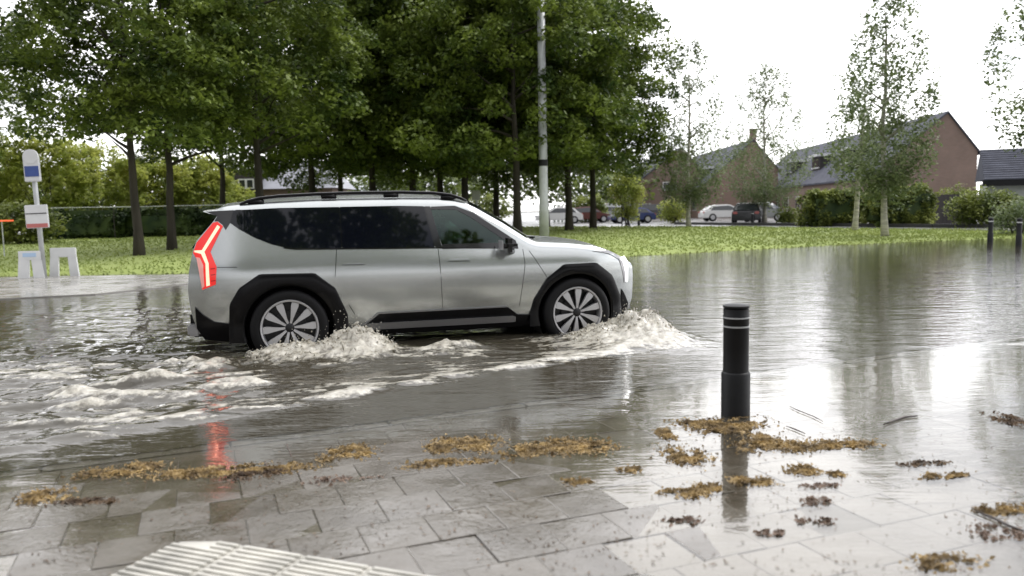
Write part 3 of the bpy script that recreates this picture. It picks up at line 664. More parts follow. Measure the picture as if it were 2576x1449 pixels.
# mirrors
for sd in (-1, 1):
    bm = bmesh.new()
    abox(bm, (3.29, sd*1.09, 1.175), (.17, .23, .15), bev=.06); bmesh.ops.transform(bm, matrix=Matrix.Identity(4), verts=bm.verts)
    tube(bm, [(3.37, sd*.93, 1.10), (3.33, sd*1.0, 1.115), (3.30, sd*1.05, 1.14)], [.035, .03, .03], 8)
    mo = bobj('wing_mirror', bm, M['trim'], suv, smooth=True, autos=40)
    bm = bmesh.new(); abox(bm, (3.203, sd*1.09, 1.178), (.006, .18, .10), bev=.002); bobj('mirror_glass', bm, M['rim'], mo)
# wheels
def wheel(x, sd, rot):
    tire = bmesh.new(); w2 = .13; yo = sd*.845
    prof = [(.285, -w2+.01), (.31, -w2-.002), (.35, -w2-.006), (.378, -w2+.012), (.390, -w2+.035), (.392, 0), (.390, w2-.035), (.378, w2-.012), (.35, w2+.006), (.31, w2+.002), (.285, w2-.01)]
    lathe(tire, prof, 64, 'Y', closed=True); wo_ = bobj('wheel', tire, M['rubber'], suv, smooth=True); wo_.location = (x, yo, WZ)
    o = sd
    bm = bmesh.new(); lathe(bm, [(.272, -.10), (.283, o*.108), (.291, o*.125), (.286, o*.133), (.272, o*.128), (.266, o*.10), (.262, -o*.06), (.262, -.10)] if o > 0 else [(.272, .10), (.283, -.108), (.291, -.125), (.286, -.133), (.272, -.128), (.266, -.10), (.262, .06), (.262, .10)], 64, 'Y', closed=True)
    for k in range(10):
        a = rot+2*math.pi*k/10; T = Matrix.Rotation(-a, 4, 'Y')
        pr = [(.04, .010, .095), (.10, .014, .106), (.17, .026, .110), (.225, .036, .112), (.264, .034, .112)]; tops = []; bots = []
        for r_, h_, yy in pr:
            tops.append([bm.verts.new(T @ Vector((r_, o*yy, q))) for q in (-h_, h_)]); bots.append([bm.verts.new(T @ Vector((r_, o*(yy-.03), q))) for q in (-h_*1.05, h_*1.05)])
        for i in range(4):
            bm.faces.new((tops[i][0], tops[i][1], tops[i+1][1], tops[i+1][0]))
            for e in (0, 1): bm.faces.new((tops[i][e], tops[i+1][e], bots[i+1][e], bots[i][e]))
        bm.faces.new((tops[0][0], tops[0][1], bots[0][1], bots[0][0]))
    bobj('rim', bm, M['rim'], wo_, autos=30)
    bm = bmesh.new(); lathe(bm, [(0, o*.02), (.262, o*.02), (.262, o*.0), (0, o*.0)], 40, 'Y'); lathe(bm, [(0, o*.055), (.17, o*.05), (.17, o*.02)], 40, 'Y')
    bobj('brake_disc', bm, M['rimdark'], wo_)
    bm = bmesh.new(); lathe(bm, [(0, o*.118), (.028, o*.116), (.04, o*.11), (.048, o*.09), (.048, o*.06)], 24, 'Y'); bobj('hub_cap', bm, M['rimdark'], wo_, smooth=True)
for x, rot in ((WX[0], .06), (WX[1], .25)):
    for sd in (-1, 1): wheel(x, sd, rot)
# cabin seen through the front window
for sy in (-1, 1):
    bm = bmesh.new(); abox(bm, (2.72, sy*.40, 1.25), (.13, .44, .22), bev=.05); st_ = bobj('front_seat', bm, M['seat'], suv, autos=40)
    bm = bmesh.new(); abox(bm, (2.66, sy*.40, 1.44), (.10, .26, .16), bev=.04); bobj('headrest', bm, M['seat'], st_, autos=40)
bm = bmesh.new(); c = Vector((3.16, .38, 1.20)); T = Matrix.Translation(c) @ Matrix.Rotation(R(-62), 4, 'Y')
pts = [T @ Vector((.17*math.cos(a), .17*math.sin(a), 0)) for a in np.linspace(0, 2*math.pi, 25)]; tube(bm, pts, .014, 6, caps=False); bobj('steering_wheel', bm, M['dash'], suv, smooth=True)

# ------------------------------------------------------------------ trees
def leaves_mesh(name, centres, per, size, spread, rng, flat=.45, droop=0):
    """leaf sized quads gathered in clumps"""
    V = []; F = []
    for (cx, cy, cz, cs) in centres:
        n = int(per*cs)
        p = rng.normal(0, 1, (n, 3)); p /= np.maximum(.6, np.linalg.norm(p, axis=1))[:, None]
        p *= rng.uniform(.35, 1, (n, 1))**.6
        p *= np.array([spread*cs, spread*cs, spread*cs*flat]); p[:, 2] -= droop*(p[:, 0]**2+p[:, 1]**2)
        for q in p:
            x, y, z = cx+q[0], cy+q[1], cz+q[2]
            th = rng.uniform(0, 6.283); sz = size*rng.uniform(.6, 1.25)
            tl_ = rng.normal(0, .55); t2 = rng.normal(0, .45)
            ux, uy, uz = math.cos(th)*math.cos(tl_), math.sin(th)*math.cos(tl_), math.sin(tl_)
            vx, vy, vz = -math.sin(th)*math.cos(t2), math.cos(th)*math.cos(t2), math.sin(t2)
            k = len(V)
            V += [(x-ux*sz, y-uy*sz, z-uz*sz), (x+vx*sz*.75, y+vy*sz*.75, z+vz*sz*.75), (x+ux*sz, y+uy*sz, z+uz*sz), (x-vx*sz*.75, y-vy*sz*.75, z-vz*sz*.75)]
            F.append((k, k+1, k+2, k+3))
    me = bpy.data.meshes.new(name); me.from_pydata(V, [], F); me.update(); return me
def trunk_bm(h, r, rng, limbs, crown_r, z0, z1, n=9, lean=.1):
    bm = bmesh.new(); pts = []; x = y = 0
    K = 9
    for k in range(K+1):
        pts.append((x, y, -.15+h*k/K)); x += rng.normal(0, lean)*h/90*3; y += rng.normal(0, lean)*h/90*3
    tube(bm, pts, [r*(1.35 if k == 0 else 1.0)*(1-.82*k/K) for k in range(K+1)], n)
    for i in range(limbs):
        z = rng.uniform(z0, z1); k = z/h*K; i0 = int(min(K-1, k)); f_ = k-i0
        bx = pts[i0][0]*(1-f_)+pts[i0+1][0]*f_; by = pts[i0][1]*(1-f_)+pts[i0+1][1]*f_
        a = rng.uniform(0, 6.28); L = crown_r*rng.uniform(.5, .9)*(1-.4*(z-z0)/(z1-z0)); p = [Vector((bx, by, z))]
        d = Vector((math.cos(a), math.sin(a), rng.uniform(.4, .9))).normalized()
        for q in range(4): p.append(p[-1]+d*L/4); d = (d+Vector((rng.normal(0, .2), rng.normal(0, .2), rng.normal(-.02, .15)))).normalized()
        tube(bm, p, [r*.42, r*.3, r*.2, r*.12, r*.05], 6)
    return bm
def maple_mesh(seed, rad=4.3, zc=7.0, rz=4.9, ncl=130, per=185, size=.098):
    rng = np.random.default_rng(seed); cs = []
    while len(cs) < ncl:
        d = rng.normal(0, 1, 3); d /= np.linalg.norm(d); rr = rng.uniform(.35, 1)**.45
        if d[2] < -.75: continue
        lump = 1+.13*math.sin(3*math.atan2(d[1], d[0])+seed)+.08*rng.normal()
        x, y, z = d[0]*rad*rr*lump, d[1]*rad*rr*lump, zc+d[2]*rz*rr*(1 if d[2] > 0 else .85)
        cs.append((x, y, z, rng.uniform(.7, 1.6)))
    return leaves_mesh('crown', cs, per, size, .66, rng, .58, .3)
MAPLE = []
for sdd in (1, 2, 3, 4, 5):
    rng = np.random.default_rng(sdd+20)
    crown = maple_mesh(sdd) if sdd < 4 else maple_mesh(sdd, zc=5.9, rz=5.6, ncl=165); crown.materials.append(M['leaf'])
    tb = trunk_bm(9.5, .18, rng, 12, 4.2, 3.0, 8.5); tm = bpy.data.meshes.new('trunk'); bmesh.ops.recalc_face_normals(tb, faces=tb.faces); tb.to_mesh(tm); tb.free(); tm.shade_smooth(); tm.materials.append(M['bark'])
    MAPLE.append((crown, tm))
def place_tree(name, mset, loc, rz, sc, label, cat='tree', group=None):
    o = empty(name, loc, rz); o.scale = sc if isinstance(sc, tuple) else (sc, sc, sc); tag(o, label, cat, group)
    c = bpy.data.objects.new('crown', mset[0]); COL.objects.link(c); c.parent = o
    t = bpy.data.objects.new('trunk', mset[1]); COL.objects.link(t); t.parent = o
    return o
def lz(p): return lawn_z(p.x, p.y)
G = 'leafy trees standing on the lawn'
TREES = [  # pixel x, base y, scale, label
 (350, 640, .86, 'leafy green tree nearest the bus stop sign, its bare trunk clear of the hedge'),
 (432, 623, .86, 'leafy tree just right of the tree nearest the bus stop sign'),
 (-215, 622, 1.08, 'leafy tree at the left edge whose low branches hang over the bus stop sign'),
 (652, 612, .98, 'leafy tree whose thin dark trunk rises above the tail of the silver SUV'),
 (790, 594, 1.1, 'leafy tree behind the rear side windows of the silver SUV'),
 (940, 590, 1.12, 'leafy tree with its trunk behind the middle of the SUV roof'),
 (1042, 588, 1.12, 'leafy tree behind the front half of the SUV roof rail'),
 (1172, 587, 1.12, 'leafy tree above the front end of the SUV roof rail'),
 (1302, 590, 1.08, 'leafy tree with the thick dark trunk just left of the grey lamp post'),
 (1432, 580, 1.10, 'leafy tree just right of the grey lamp post'),
 (1492, 575, 1.02, 'leafy tree at the right end of the tree group, beside the parked cars'),
]
for i, (px, py, sc, lb) in enumerate(TREES):
    p = gp(px, py, .16); p = gp(px, py, lz(p)); p.z = lz(p)-.02
    place_tree('maple_tree', MAPLE[i % 3] if px < 700 else MAPLE[3+i % 2], p, i*1.3+.4, (sc, sc, sc*(1.14 if i > 9 else 1.04)), lb, group=G)
BACK = [(-190, 640, 1.1, 'tall leafy tree in the top left corner of the scene, behind the shrubs'), (560, 590, 1.15, 'leafy tree beside the pale grey roofed house'), (860, 585, 1.2, 'leafy tree in the back row directly behind the SUV'), (1110, 580, 1.2, 'leafy tree in the back row behind the front window of the SUV'), (1250, 578, 1.2, 'leafy tree in the back row behind the SUV bonnet'), (1375, 572, 1.15, 'leafy tree in the back row directly behind the grey lamp post')]
for i, (px, py, sc, lb) in enumerate(BACK):
    p = at(px, 560, 46+3*(i % 3)); p.z = .2
    place_tree('maple_tree', MAPLE[(i+1) % 3] if px < 700 else MAPLE[3+i % 2], p, i*2.1, sc, lb, group=G)
for i, (x, y) in enumerate([(-26, -13), (-13, -9), (2.6, -5.5), (10.5, -9), (22, -14)]):
    o = place_tree('maple_tree', MAPLE[i % 3], (x, y, -.1), i*1.7, .95+.1*(i % 3), 'leafy tree across the road, seen only mirrored in the side windows of the SUV', group='leafy trees mirrored in the side windows of the SUV')
# birches
def birch(seed, h, rad, zc, rz, ncl, per, lowdense=True):
    rng = np.random.default_rng(seed); cs = []
    while len(cs) < ncl:
        f_ = rng.uniform(0, 1)**1.25; z = zc-rz+2*rz*f_
        wr = rad*(math.sin(min(1, f_*2.2+.28)*math.pi/2) if f_ < .4 else (1-(f_-.4)/.62)**.5)
        a = rng.uniform(0, 6.28); r_ = wr*rng.uniform(.05, 1)**.6
        cs.append((math.cos(a)*r_, math.sin(a)*r_, z, rng.uniform(.5, 1.2)*(1.25-.7*f_)))
    me = leaves_mesh('crown', cs, per, .075, .38, rng, 1.7, .0); me.materials.append(M['leafbirch'])
    tb = trunk_bm(h*.95, .13, rng, 16, rad, h*.3, h*.85, lean=.2); tm = bpy.data.meshes.new('trunk'); bmesh.ops.recalc_face_normals(tb, faces=tb.faces); tb.to_mesh(tm); tb.free(); tm.shade_smooth(); tm.materials.append(M['birchbark'])
    return me, tm
GB = 'birches along the street in front of the houses'
BIR = [  # px, Y, base z, height, rad, zc, rz, clumps, label
 (1733, 44, .2, 9.2, 2.5, 5.7, 4.2, 125, 'slender birch with pale trunk standing in front of the left brick gable'),
 (1925, 52, .2, 9.6, 3.1, 5.7, 4.3, 165, 'birch with pale trunk hiding the chimney of the middle brick house'),
 (2228, 31, .05, 9.2, 1.85, 5.6, 3.8, 120, 'largest birch, its pale trunk in front of the clipped hedge'),
 (2150, 36, .1, 7.0, 1.4, 5.0, 2.8, 45, 'birch with thin trunk just left of the largest birch'),
 (2640, 27, .05, 8.8, 2.3, 6.3, 3.0, 75, 'birch with sparse twigs hanging in at the right edge'),
]
for i, (px, Y, z, h, rad, zc, rz, ncl, lb) in enumerate(BIR):
    p = at(px, 560, Y); p.z = z
    place_tree('birch_tree', birch(60+i, h, rad, zc, rz, int(ncl*2.6), 44), p, 0, 1, lb, group=GB)
# shrubs and hedges
def bush(name, px, Y, w_, h_, d_, m, label, cat='shrub', ncl=60, per=45, size=.11, z=.2, group=None, boxy=False, seed=0, rz=0):
    rng = np.random.default_rng(seed+abs(int(px))); cs = []
    for _ in range(ncl):
        if boxy: x, y, zz = rng.uniform(-.5, .5)*w_, rng.uniform(-.5, .5)*d_, rng.uniform(.05, .93)*h_; 
        else:
            d = rng.normal(0, 1, 3); d /= np.linalg.norm(d); r_ = rng.uniform(.2, 1)**.4; x, y, zz = d[0]*r_*w_/2, d[1]*r_*d_/2, h_*.5+d[2]*r_*h_*.46
        if boxy and abs(x) > w_*.42 and zz > h_*.75: zz *= .85
        cs.append((x, y, zz, rng.uniform(.7, 1.3)))
    me = leaves_mesh('foliage', cs, per, size, .27 if boxy else .5, rng, .8); me.materials.append(m)
    p = at(px, 560, Y); p.z = z
    o = empty(name, p, rz); tag(o, label, cat, group); c = link('foliage', me, None, o)
    bm = bmesh.new(); r2 = random.Random(seed)
    if boxy: abox(bm, (0, 0, h_*.46), (w_*.95, d_*.9, h_*.92), bev=min(.35, h_*.2))
    for _ in range(7): tube(bm, [(r2.uniform(-.2, .2)*w_, 0, -.1), (r2.uniform(-.35, .35)*w_, r2.uniform(-.2, .2)*d_, h_*.7)], [.04, .012], 5)
    bobj('branches', bm, M['leafhedge'] if boxy else M['bark'], o)
    return o
bush('hedge', 2095, 44, 3.3, 2.0, 1.6, M['leafhedge2'], 'left half of the big clipped hedge, rounded at its left end', 'hedge', 300, 60, .085, boxy=True)
bush('hedge', 2262, 41, 3.2, 2.15, 1.6, M['leafhedge2'], 'right half of the big clipped hedge, behind the largest birch trunk', 'hedge', 300, 60, .085, boxy=True, seed=3)
bush('shrub', 2480, 37, 3.0, 1.65, 1.5, M['leafhedge2'], 'rounded shrub in front of the low house with the dark tiled roof', 'shrub', 110, 60, .075, seed=4)
bush('shrub', 2400, 48, 1.8, 2.4, 1.2, M['leafhedge2'], 'small shrub rising behind the dark board fence', 'shrub', 45, 50, .075, seed=5)
bush('shrub', 2560, 31, 1.6, 1.15, 1.0, M['leafbirch'], 'low grey green bush at the right edge of the street', 'shrub', 40, 50, .06, seed=6)
bush('shrub', 1985, 50, 1.1, 1.0, 1.0, M['leafhedge2'], 'low shrub left of the big clipped hedge', 'shrub', 30, 50, .08, seed=7)
bush('shrub', 1697, 60, 2.0, 1.9, 1.5, M['leafyellow'], 'pale bush between the parked cars', 'shrub', 40, 50, .09, seed=8)
bush('shrub', 1575, 52, 1.9, 3.6, 1.6, M['leafyellow'], 'light green young tree right of the tree group', 'shrub', 70, 50, .09, seed=9)
for i, (px, Y, w_, h_, lb) in enumerate([(-60, 52, 7, 7.6, 'tall yellow green shrub at the left edge'), (110, 50, 7, 7.0, 'yellow green shrub behind the bus stop sign'), (255, 55, 6.5, 6.6, 'yellow green shrub behind the nearest tree trunk'), (400, 58, 5.5, 5.9, 'yellow green shrub seen between the two left tree trunks'), (505, 60, 5.5, 5.8, 'yellow green shrub above the rear window of the SUV'), (590, 64, 3.5, 3.6, 'yellow green shrub beside the pale grey roofed house')]):
    bush('shrub', px, Y, w_, h_, 3.5, M['leafyellow'], lb, 'shrub', 190, 60, .13, group='yellow green shrubs behind the dark hedge', seed=30+i)
for i, (px, Y, w_, lb) in enumerate([(215, 43, 4.2, 'dark clipped hedge section behind the bus stop sign'), (405, 44, 4.6, 'dark clipped hedge section behind the two left tree trunks'), (560, 45, 3.4, 'dark clipped hedge section behind the tail of the SUV')]):
    bush('hedge', px, Y, w_, 1.75, 1.2, M['leafhedge'], lb, 'hedge', 150, 55, .08, group='dark clipped hedge at the back of the lawn', boxy=True, seed=50+i)
for i, (px, Y, w_, h_, lb) in enumerate([(20, 36, 4.6, 1.9, 'green shrub behind the white stands at the left edge'), (905, 62, 4.0, 2.9, 'yellowish bush seen just above the SUV roof'), (1210, 66, 5.5, 2.6, 'olive bush behind the small white sign'), (1080, 66, 5.0, 2.4, 'olive bush behind the trunks above the SUV roof rail'), (1480, 72, 3.2, 2.6, 'olive bush behind the two right trunks')]):
    bush('shrub', px, Y, w_, h_, 2.2, M['leafhedge2'], lb, 'shrub', 90, 50, .11, seed=70+i)
# far woods: ragged crowns that close off the view between the trunks
rng = np.random.default_rng(99); cs = []
for _ in range(1000):
    x = rng.uniform(-95, 15); y = 88+rng.uniform(-4, 8)+abs(x)*.05; h = 6.6+2*fbm(x*.12, 0)
    cs.append((x, y, rng.uniform(.4, 1)*h if h > 2.5 else 1.2, rng.uniform(.9, 1.6)))
me = leaves_mesh('far_trees', cs, 26, .3, 1.5, rng, .8); me.materials.append(M['leaf']); tag(link('far_trees', me), 'far mass of dark green trees behind the tree group', 'trees', kind='stuff')

# ------------------------------------------------------------------ houses
def house(px, Y, ridge_h, left_e, right_e, left_w, right_w, length, yaw, m, label, dormers=(), z=.2, chimney=None, gable_win=()):
    p = at(px, 560, Y); p.z = z-.1; o = empty('house', p, yaw); tag(o, label, 'house')
    # gable plane at y=0, x=0 at the ridge; body runs along +y
    prof = [(-left_w, 0), (-left_w, left_e), (0, ridge_h), (right_w, right_e), (right_w, 0)]
    v = [(x, 0, zz) for x, zz in prof]+[(x, length, zz) for x, zz in prof]; n = 5
    f = [tuple(range(5))[::-1], tuple(range(5, 10))]+[(i, i+1, i+6, i+5) for i in range(4)]
    mesh('wall', v, f, m, o)
    for sgn, wd, e in ((-1, left_w, left_e), (1, right_w, right_e)):
        sl = (ridge_h-e)/wd; ov = .25; bm = bmesh.new(); t_ = .14
        a = [(0, ridge_h+.02), (sgn*(wd+ov), e-sl*ov+.02), (sgn*(wd+ov), e-sl*ov+.02+t_), (0, ridge_h+t_+.02)]
        A = [bm.verts.new((x, -.12, zz)) for x, zz in a]; B = [bm.verts.new((x, length+.1, zz)) for x, zz in a]
        bm.faces.new(A); bm.faces.new(B[::-1])
        for k in range(4): bm.faces.new((A[k], A[(k+1) % 4], B[(k+1) % 4], B[k]))
        # tile courses
        r = bobj('roof', bm, M['rooftile'], o)
    for (dy, dw, zb_) in dormers:
        sl = (ridge_h-left_e)/left_w; x0 = -(ridge_h-zb_)/sl
        bm = bmesh.new(); abox(bm, (x0+.6, dy, zb_+.45), (2.0, dw, 1.25)); d = bobj('dormer', bm, M['wood'], o)
        bm = bmesh.new(); abox(bm, (x0+.55, dy, zb_+1.19), (2.5, dw+.3, .22), bev=.02); bobj('dormer_roof', bm, M['white'], d)
        bm = bmesh.new(); abox(bm, (x0-.42, dy, zb_+.5), (.05, dw*.8, .8)); bobj('window_pane', bm, M['window'], d)
        bm = bmesh.new(); abox(bm, (x0-.44, dy, zb_+.06), (.08, dw*.9, .1)); bobj('window_sill', bm, M['white'], d)
    for k in range(int(length//4)):
        bm = bmesh.new(); abox(bm, (-left_w-.01, 2+k*4, 1.5), (.06, 1.6, 1.2)); wf = bobj('window', bm, M['white'], o)
        bm = bmesh.new(); abox(bm, (-left_w-.045, 1.62+k*4, 1.5), (.02, .66, 1.06)); abox(bm, (-left_w-.045, 2.38+k*4, 1.5), (.02, .66, 1.06)); bobj('window_pane', bm, M['window'], wf)
    for gx, gz, gw, gh in gable_win:
        bm = bmesh.new(); abox(bm, (gx, -.01, gz), (gw, .06, gh)); wf = bobj('window', bm, M['white'], o)
        bm = bmesh.new(); abox(bm, (gx, -.05, gz), (gw-.16, .03, gh-.16)); bobj('window_pane', bm, M['window'], wf)
    if chimney:
        bm = bmesh.new(); abox(bm, (chimney[0], chimney[1], ridge_h+.4), (.6, .6, 1.7)); abox(bm, (chimney[0], chimney[1], ridge_h+1.28), (.7, .7, .1)); bobj('chimney', bm, M['brick'], o)
    return o
house(2375, 58, 7.6, 3.2, 4.9, 5.3, 2.15, 40, R(-4), M['brick'], 'brown brick house with the big windowless gable rising behind the clipped hedge', dormers=((9, 2.4, 4.6), (17, 2.4, 4.6), (26, 2.4, 4.6)), chimney=None)
house(1893, 84, 8.0, 3.1, 5.0, 5.6, 2.6, 26, R(0), M['brick2'], 'orange brown brick house behind the parked white cars, birch in front of its chimney', dormers=((5, 2.4, 4.3), (13, 2.4, 4.3)), chimney=(.3, 1.2))
house(1712, 88, 7.6, 3.3, 4.6, 5.6, 3.0, 24, R(0), M['brick'], 'brown brick house furthest left in the row, beside the tree group', dormers=((6, 2.4, 4.3),), gable_win=((-1.2, 3.6, 1.5, .9), (.7, 1.6, 1.4, 1.0)))
# low house with dark tiles at the right edge
p = at(2470, 560, 44); p.z = .1; o = empty('low_house', p, R(-25)); tag(o, 'low pale house with a dark tiled roof at the right edge', 'house')
bm = bmesh.new(); abox(bm, (5, 2.2, 1.1), (9.6, 4, 2.4)); bobj('wall', bm, M['pale'], o)
bm = bmesh.new(); abox(bm, (5, -.12, 2.28), (10.1, .3, .34)); bobj('fascia', bm, M['black'], o)
bm = bmesh.new(); NR = 14
for k in range(NR):
    f0, f1 = k/NR, (k+1)/NR; y0, y1 = -.3+2.5*f0, -.3+2.5*f1; z0, z1 = 2.46+1.75*f0, 2.46+1.75*f1
    vs = [bm.verts.new(q) for q in ((0, y0, z0+.05), (10, y0, z0+.05), (10, y1, z1), (0, y1, z1), (0, y0, z0-.02), (10, y0, z0-.02))]
    bm.faces.new(vs[:4]); bm.faces.new((vs[4], vs[5], vs[1], vs[0]))
vs = [bm.verts.new(q) for q in ((0, 2.2, 4.21), (10, 2.2, 4.21), (10, 4.7, 2.45), (0, 4.7, 2.45))]; bm.faces.new(vs)
vs = [bm.verts.new(q) for q in ((0, -.3, 2.44), (0, 2.2, 4.2), (0, 4.7, 2.44))]; bm.faces.new(vs)
bobj('roof', bm, M['rooftile'], o)
bm = bmesh.new(); abox(bm, (3.2, .17, 1.2), (1.6, .08, 1.1)); wf = bobj('window', bm, M['white'], o); bm = bmesh.new(); abox(bm, (3.2, .12, 1.2), (1.4, .04, .9)); bobj('window_pane', bm, M['window'], wf)
# house with pale roof at the left
p = at(600, 560, 66); p.z = .2; o = empty('house', p, R(-3)); tag(o, 'house with a pale grey hipped roof seen between the tree trunks above the SUV tail', 'house')
bm = bmesh.new(); abox(bm, (4, 3.5, 1.6), (7.6, 6.4, 3.4)); bobj('wall', bm, M['brick'], o)
bm = bmesh.new(); abox(bm, (.85, 1.2, 2.4), (1.9, 2.6, 4.9)); bobj('wing_wall', bm, M['wood'], o)
bm = bmesh.new(); vs = [bm.verts.new(q) for q in ((1.6, -.1, 3.3), (8.2, -.1, 3.3), (8.2, 7, 3.3), (1.6, 7, 3.3), (2.4, 3.4, 5.7), (6.4, 3.4, 5.7))]
for q in ((0, 1, 5, 4), (1, 2, 5), (2, 3, 4, 5), (3, 0, 4), (3, 2, 1, 0)): bm.faces.new([vs[k] for k in q])
bobj('roof', bm, M['greyroof'], o)
for x, zz, ww, hh, yy in ((.85, 3.75, 1.3, .8, -.12), (.95, 2.35, 1.2, .6, -.12), (4.2, 2.4, 4.0, .7, .28)):
    bm = bmesh.new(); abox(bm, (x, yy, zz), (ww, .08, hh)); wf = bobj('window', bm, M['white'], o)
    bm = bmesh.new(); nn = 2
    for k in range(nn): abox(bm, (x+(k-.5)*ww/2, yy-.05, zz), (ww/2-.2, .03, hh-.2))
    bobj('window_pane', bm, M['window'], wf)
# dark board gate between hedge and shrub
p = at(2345, 560, 44); p.z = .1; o = empty('board_fence', p, R(8)); tag(o, 'dark stained board fence between the clipped hedge and the shrub', 'fence')
bm = bmesh.new()
for k in range(13): abox(bm, (.09+k*.14, 0, .85), (.13, .03, 1.7+.01*(k % 3)), bev=.004)
bobj('boards', bm, M['wood'], o)
for x in (0, 1.86): bm = bmesh.new(); abox(bm, (x, .06, .9), (.1, .1, 1.85)); bobj('post', bm, M['wood'], o)
# picket fence between the right trunks
p = at(1395, 555, 76); p.z = .2; o = empty('garden_fence', p, R(0)); tag(o, 'pale garden fence behind the parked cars right of the lamp post', 'fence')
bm = bmesh.new()
for k in range(26): abox(bm, (k*.36, 0, .8), (.2, .03, 1.6+.05*(k % 2)))
bobj('boards', bm, M['pale'], o); bm = bmesh.new(); abox(bm, (4.5, .04, 1.3), (9.2, .05, .1)); abox(bm, (4.5, .04, .4), (9.2, .05, .1)); bobj('rail', bm, M['pale'], o)
# pale rail above the dark hedge
p = at(130, 560, 41); p.z = .15; o = empty('rail_fence', p, R(3)); tag(o, 'pale wire rail running along the front of the dark hedge', 'fence')
bm = bmesh.new(); tube(bm, [(0, 0, 1.8), (4.5, 0, 1.78), (9.2, 0, 1.8)], .02, 6); bobj('rail', bm, M['steel'], o)
for x in (.1, 3.1, 6.1, 9.1): bm = bmesh.new(); tube(bm, [(x, 0, -.1), (x, 0, 1.8)], .018, 6); bobj('post', bm, M['wood'], o)
# kerb of the street behind
bm = bmesh.new()
pts = [at(x, y, Y) for x, y, Y in ((1700, 560, 56), (2000, 560, 46), (2350, 565, 38), (2700, 570, 34))]
for a, b in zip(pts, pts[1:]):
    d = b-a; d.z = 0; c = (a+b)/2; c.z = .25; abox(bm, c, (d.length, .25, .24), math.atan2(d.y, d.x))
tag(bobj('far_kerb', bm, mat('dark wet kerb', (.05, .05, .05), .4)), kind='structure')

# ------------------------------------------------------------------ parked cars
def far_car(px, Y, L, H, m, label, face=1, yaw=0, suvish=False, z=.2, lights=True):
    p = at(px, 560, Y); p.z = z; o = empty('parked_car', p, yaw if face > 0 else yaw+math.pi); tag(o, label, 'car', 'cars parked along the street behind the lawn')
    k = L/4.3; hk = H/1.48
    lo = [(-2.15, .30), (-2.13, .75), (-2.0, .93), (-1.2, .96), (.9, .93), (1.85, .76), (2.1, .62), (2.15, .35)]
    if suvish: up = [(-2.0, .92), (-1.8, 1.42), (-1.3, 1.48), (.2, 1.48), (.55, 1.40), (1.15, .92)]
    else: up = [(-1.85, .92), (-1.35, 1.36), (-.8, 1.46), (.1, 1.48), (.45, 1.40), (1.2, .92)]
    # body below the glass line
    def loft(prof, zl, wlow, whigh):
        bm = bmesh.new(); zmin = zl; zmax = max(q[1] for q in prof)
        def wd(zz): return wlow+(whigh-wlow)*max(0, (zz-zl))/(zmax-zl)
        A = [bm.verts.new((x*k, -wd(zz)*1.0, zz*hk)) for x, zz in prof]; B = [bm.verts.new((x*k, wd(zz), zz*hk)) for x, zz in prof]
        bm.faces.new(A); bm.faces.new(B[::-1]); n = len(prof)
        for i in range(n): bm.faces.new((A[i], B[i], B[(i+1) % n], A[(i+1) % n]))
        return bm
    bm = loft(lo, .3, .88, .86); bmesh.ops.bevel(bm, geom=bm.edges[:], offset=.05, segments=2, affect='EDGES'); bobj('body', bm, m, o, autos=40)
    bm = loft(up, .92, .84, .62); bmesh.ops.bevel(bm, geom=bm.edges[:], offset=.04, segments=2, affect='EDGES'); bobj('cabin', bm, m, o, autos=40)
    for sd in (-1, 1):
        bm = bmesh.new(); q = [(-1.55, .97), (-1.22, 1.32), (.1, 1.38), (.4, 1.32), (.98, .97)] if not suvish else [(-1.75, .97), (-1.6, 1.36), (.15, 1.4), (.45, 1.33), (.98, .97)]
        vs = [bm.verts.new((x*k, sd*(.84-(zz-.92)*.22/.56+.006), zz*hk)) for x, zz in q]; bm.faces.new(vs)
        bobj('side_window', bm, M['window'], o)
        for x in (-1.35, 1.32):
            bm = bmesh.new(); lathe(bm, [(0, .10), (.19, .10), (.21, .09), (.30, .09), (.32, .06), (.32, -.08), (0, -.08)] if sd > 0 else [(0, -.10), (.19, -.10), (.21, -.09), (.30, -.09), (.32, -.06), (.32, .08), (0, .08)], 20, 'Y'); wv = bobj('wheel', bm, M['rubber'], o, smooth=True); wv.location = (x*k, sd*.80, .32)
            bm = bmesh.new(); lathe(bm, [(0, sd*.115), (.18, sd*.112), (.19, sd*.10)], 16, 'Y'); bobj('hubcap', bm, M['rim'], wv)
        bm = bmesh.new(); abox(bm, (2.02*k, sd*.66, .68*hk), (.2, .3, .13), bev=.03); bobj('headlight', bm, M['headlens'], o)
        bm = bmesh.new(); abox(bm, (-2.07*k, sd*.66, .80*hk), (.14, .28, .16), bev=.03); bobj('tail_light', bm, M['redband'], o)
    for nm, q in (('windscreen', [(1.17, .95), (.47, 1.38)]), ('rear_window', [(-1.84, .97), (-1.38, 1.35)] if not suvish else [(-2.0, .97), (-1.83, 1.38)])):
        bm = bmesh.new(); e = .012 if nm == 'windscreen' else -.012
        (x0, z0), (x1, z1) = q; vs = [bm.verts.new(c) for c in ((x0*k+e, -.74, z0*hk+.012), (x0*k+e, .74, z0*hk+.012), (x1*k+e, .60, z1*hk+.012), (x1*k+e, -.60, z1*hk+.012))]; bm.faces.new(vs); bobj(nm, bm, M['window'], o)
    return o
far_car(1822, 66, 3.9, 1.35, M['carwhite'], 'white hatchback parked in front of the orange brown brick house', yaw=R(3))
far_car(1925, 60, 3.6, 1.45, M['carsilver'], 'silver car parked at an angle right of the white hatchback', yaw=R(-30))
far_car(1880, 52, 2.9, 1.40, M['carblack'], 'small dark car standing in front of the silver car', yaw=R(70))
far_car(1588, 64, 3.6, 1.25, M['carblue'], 'dark blue car parked at the left end of the brick houses', yaw=R(4), face=-1)
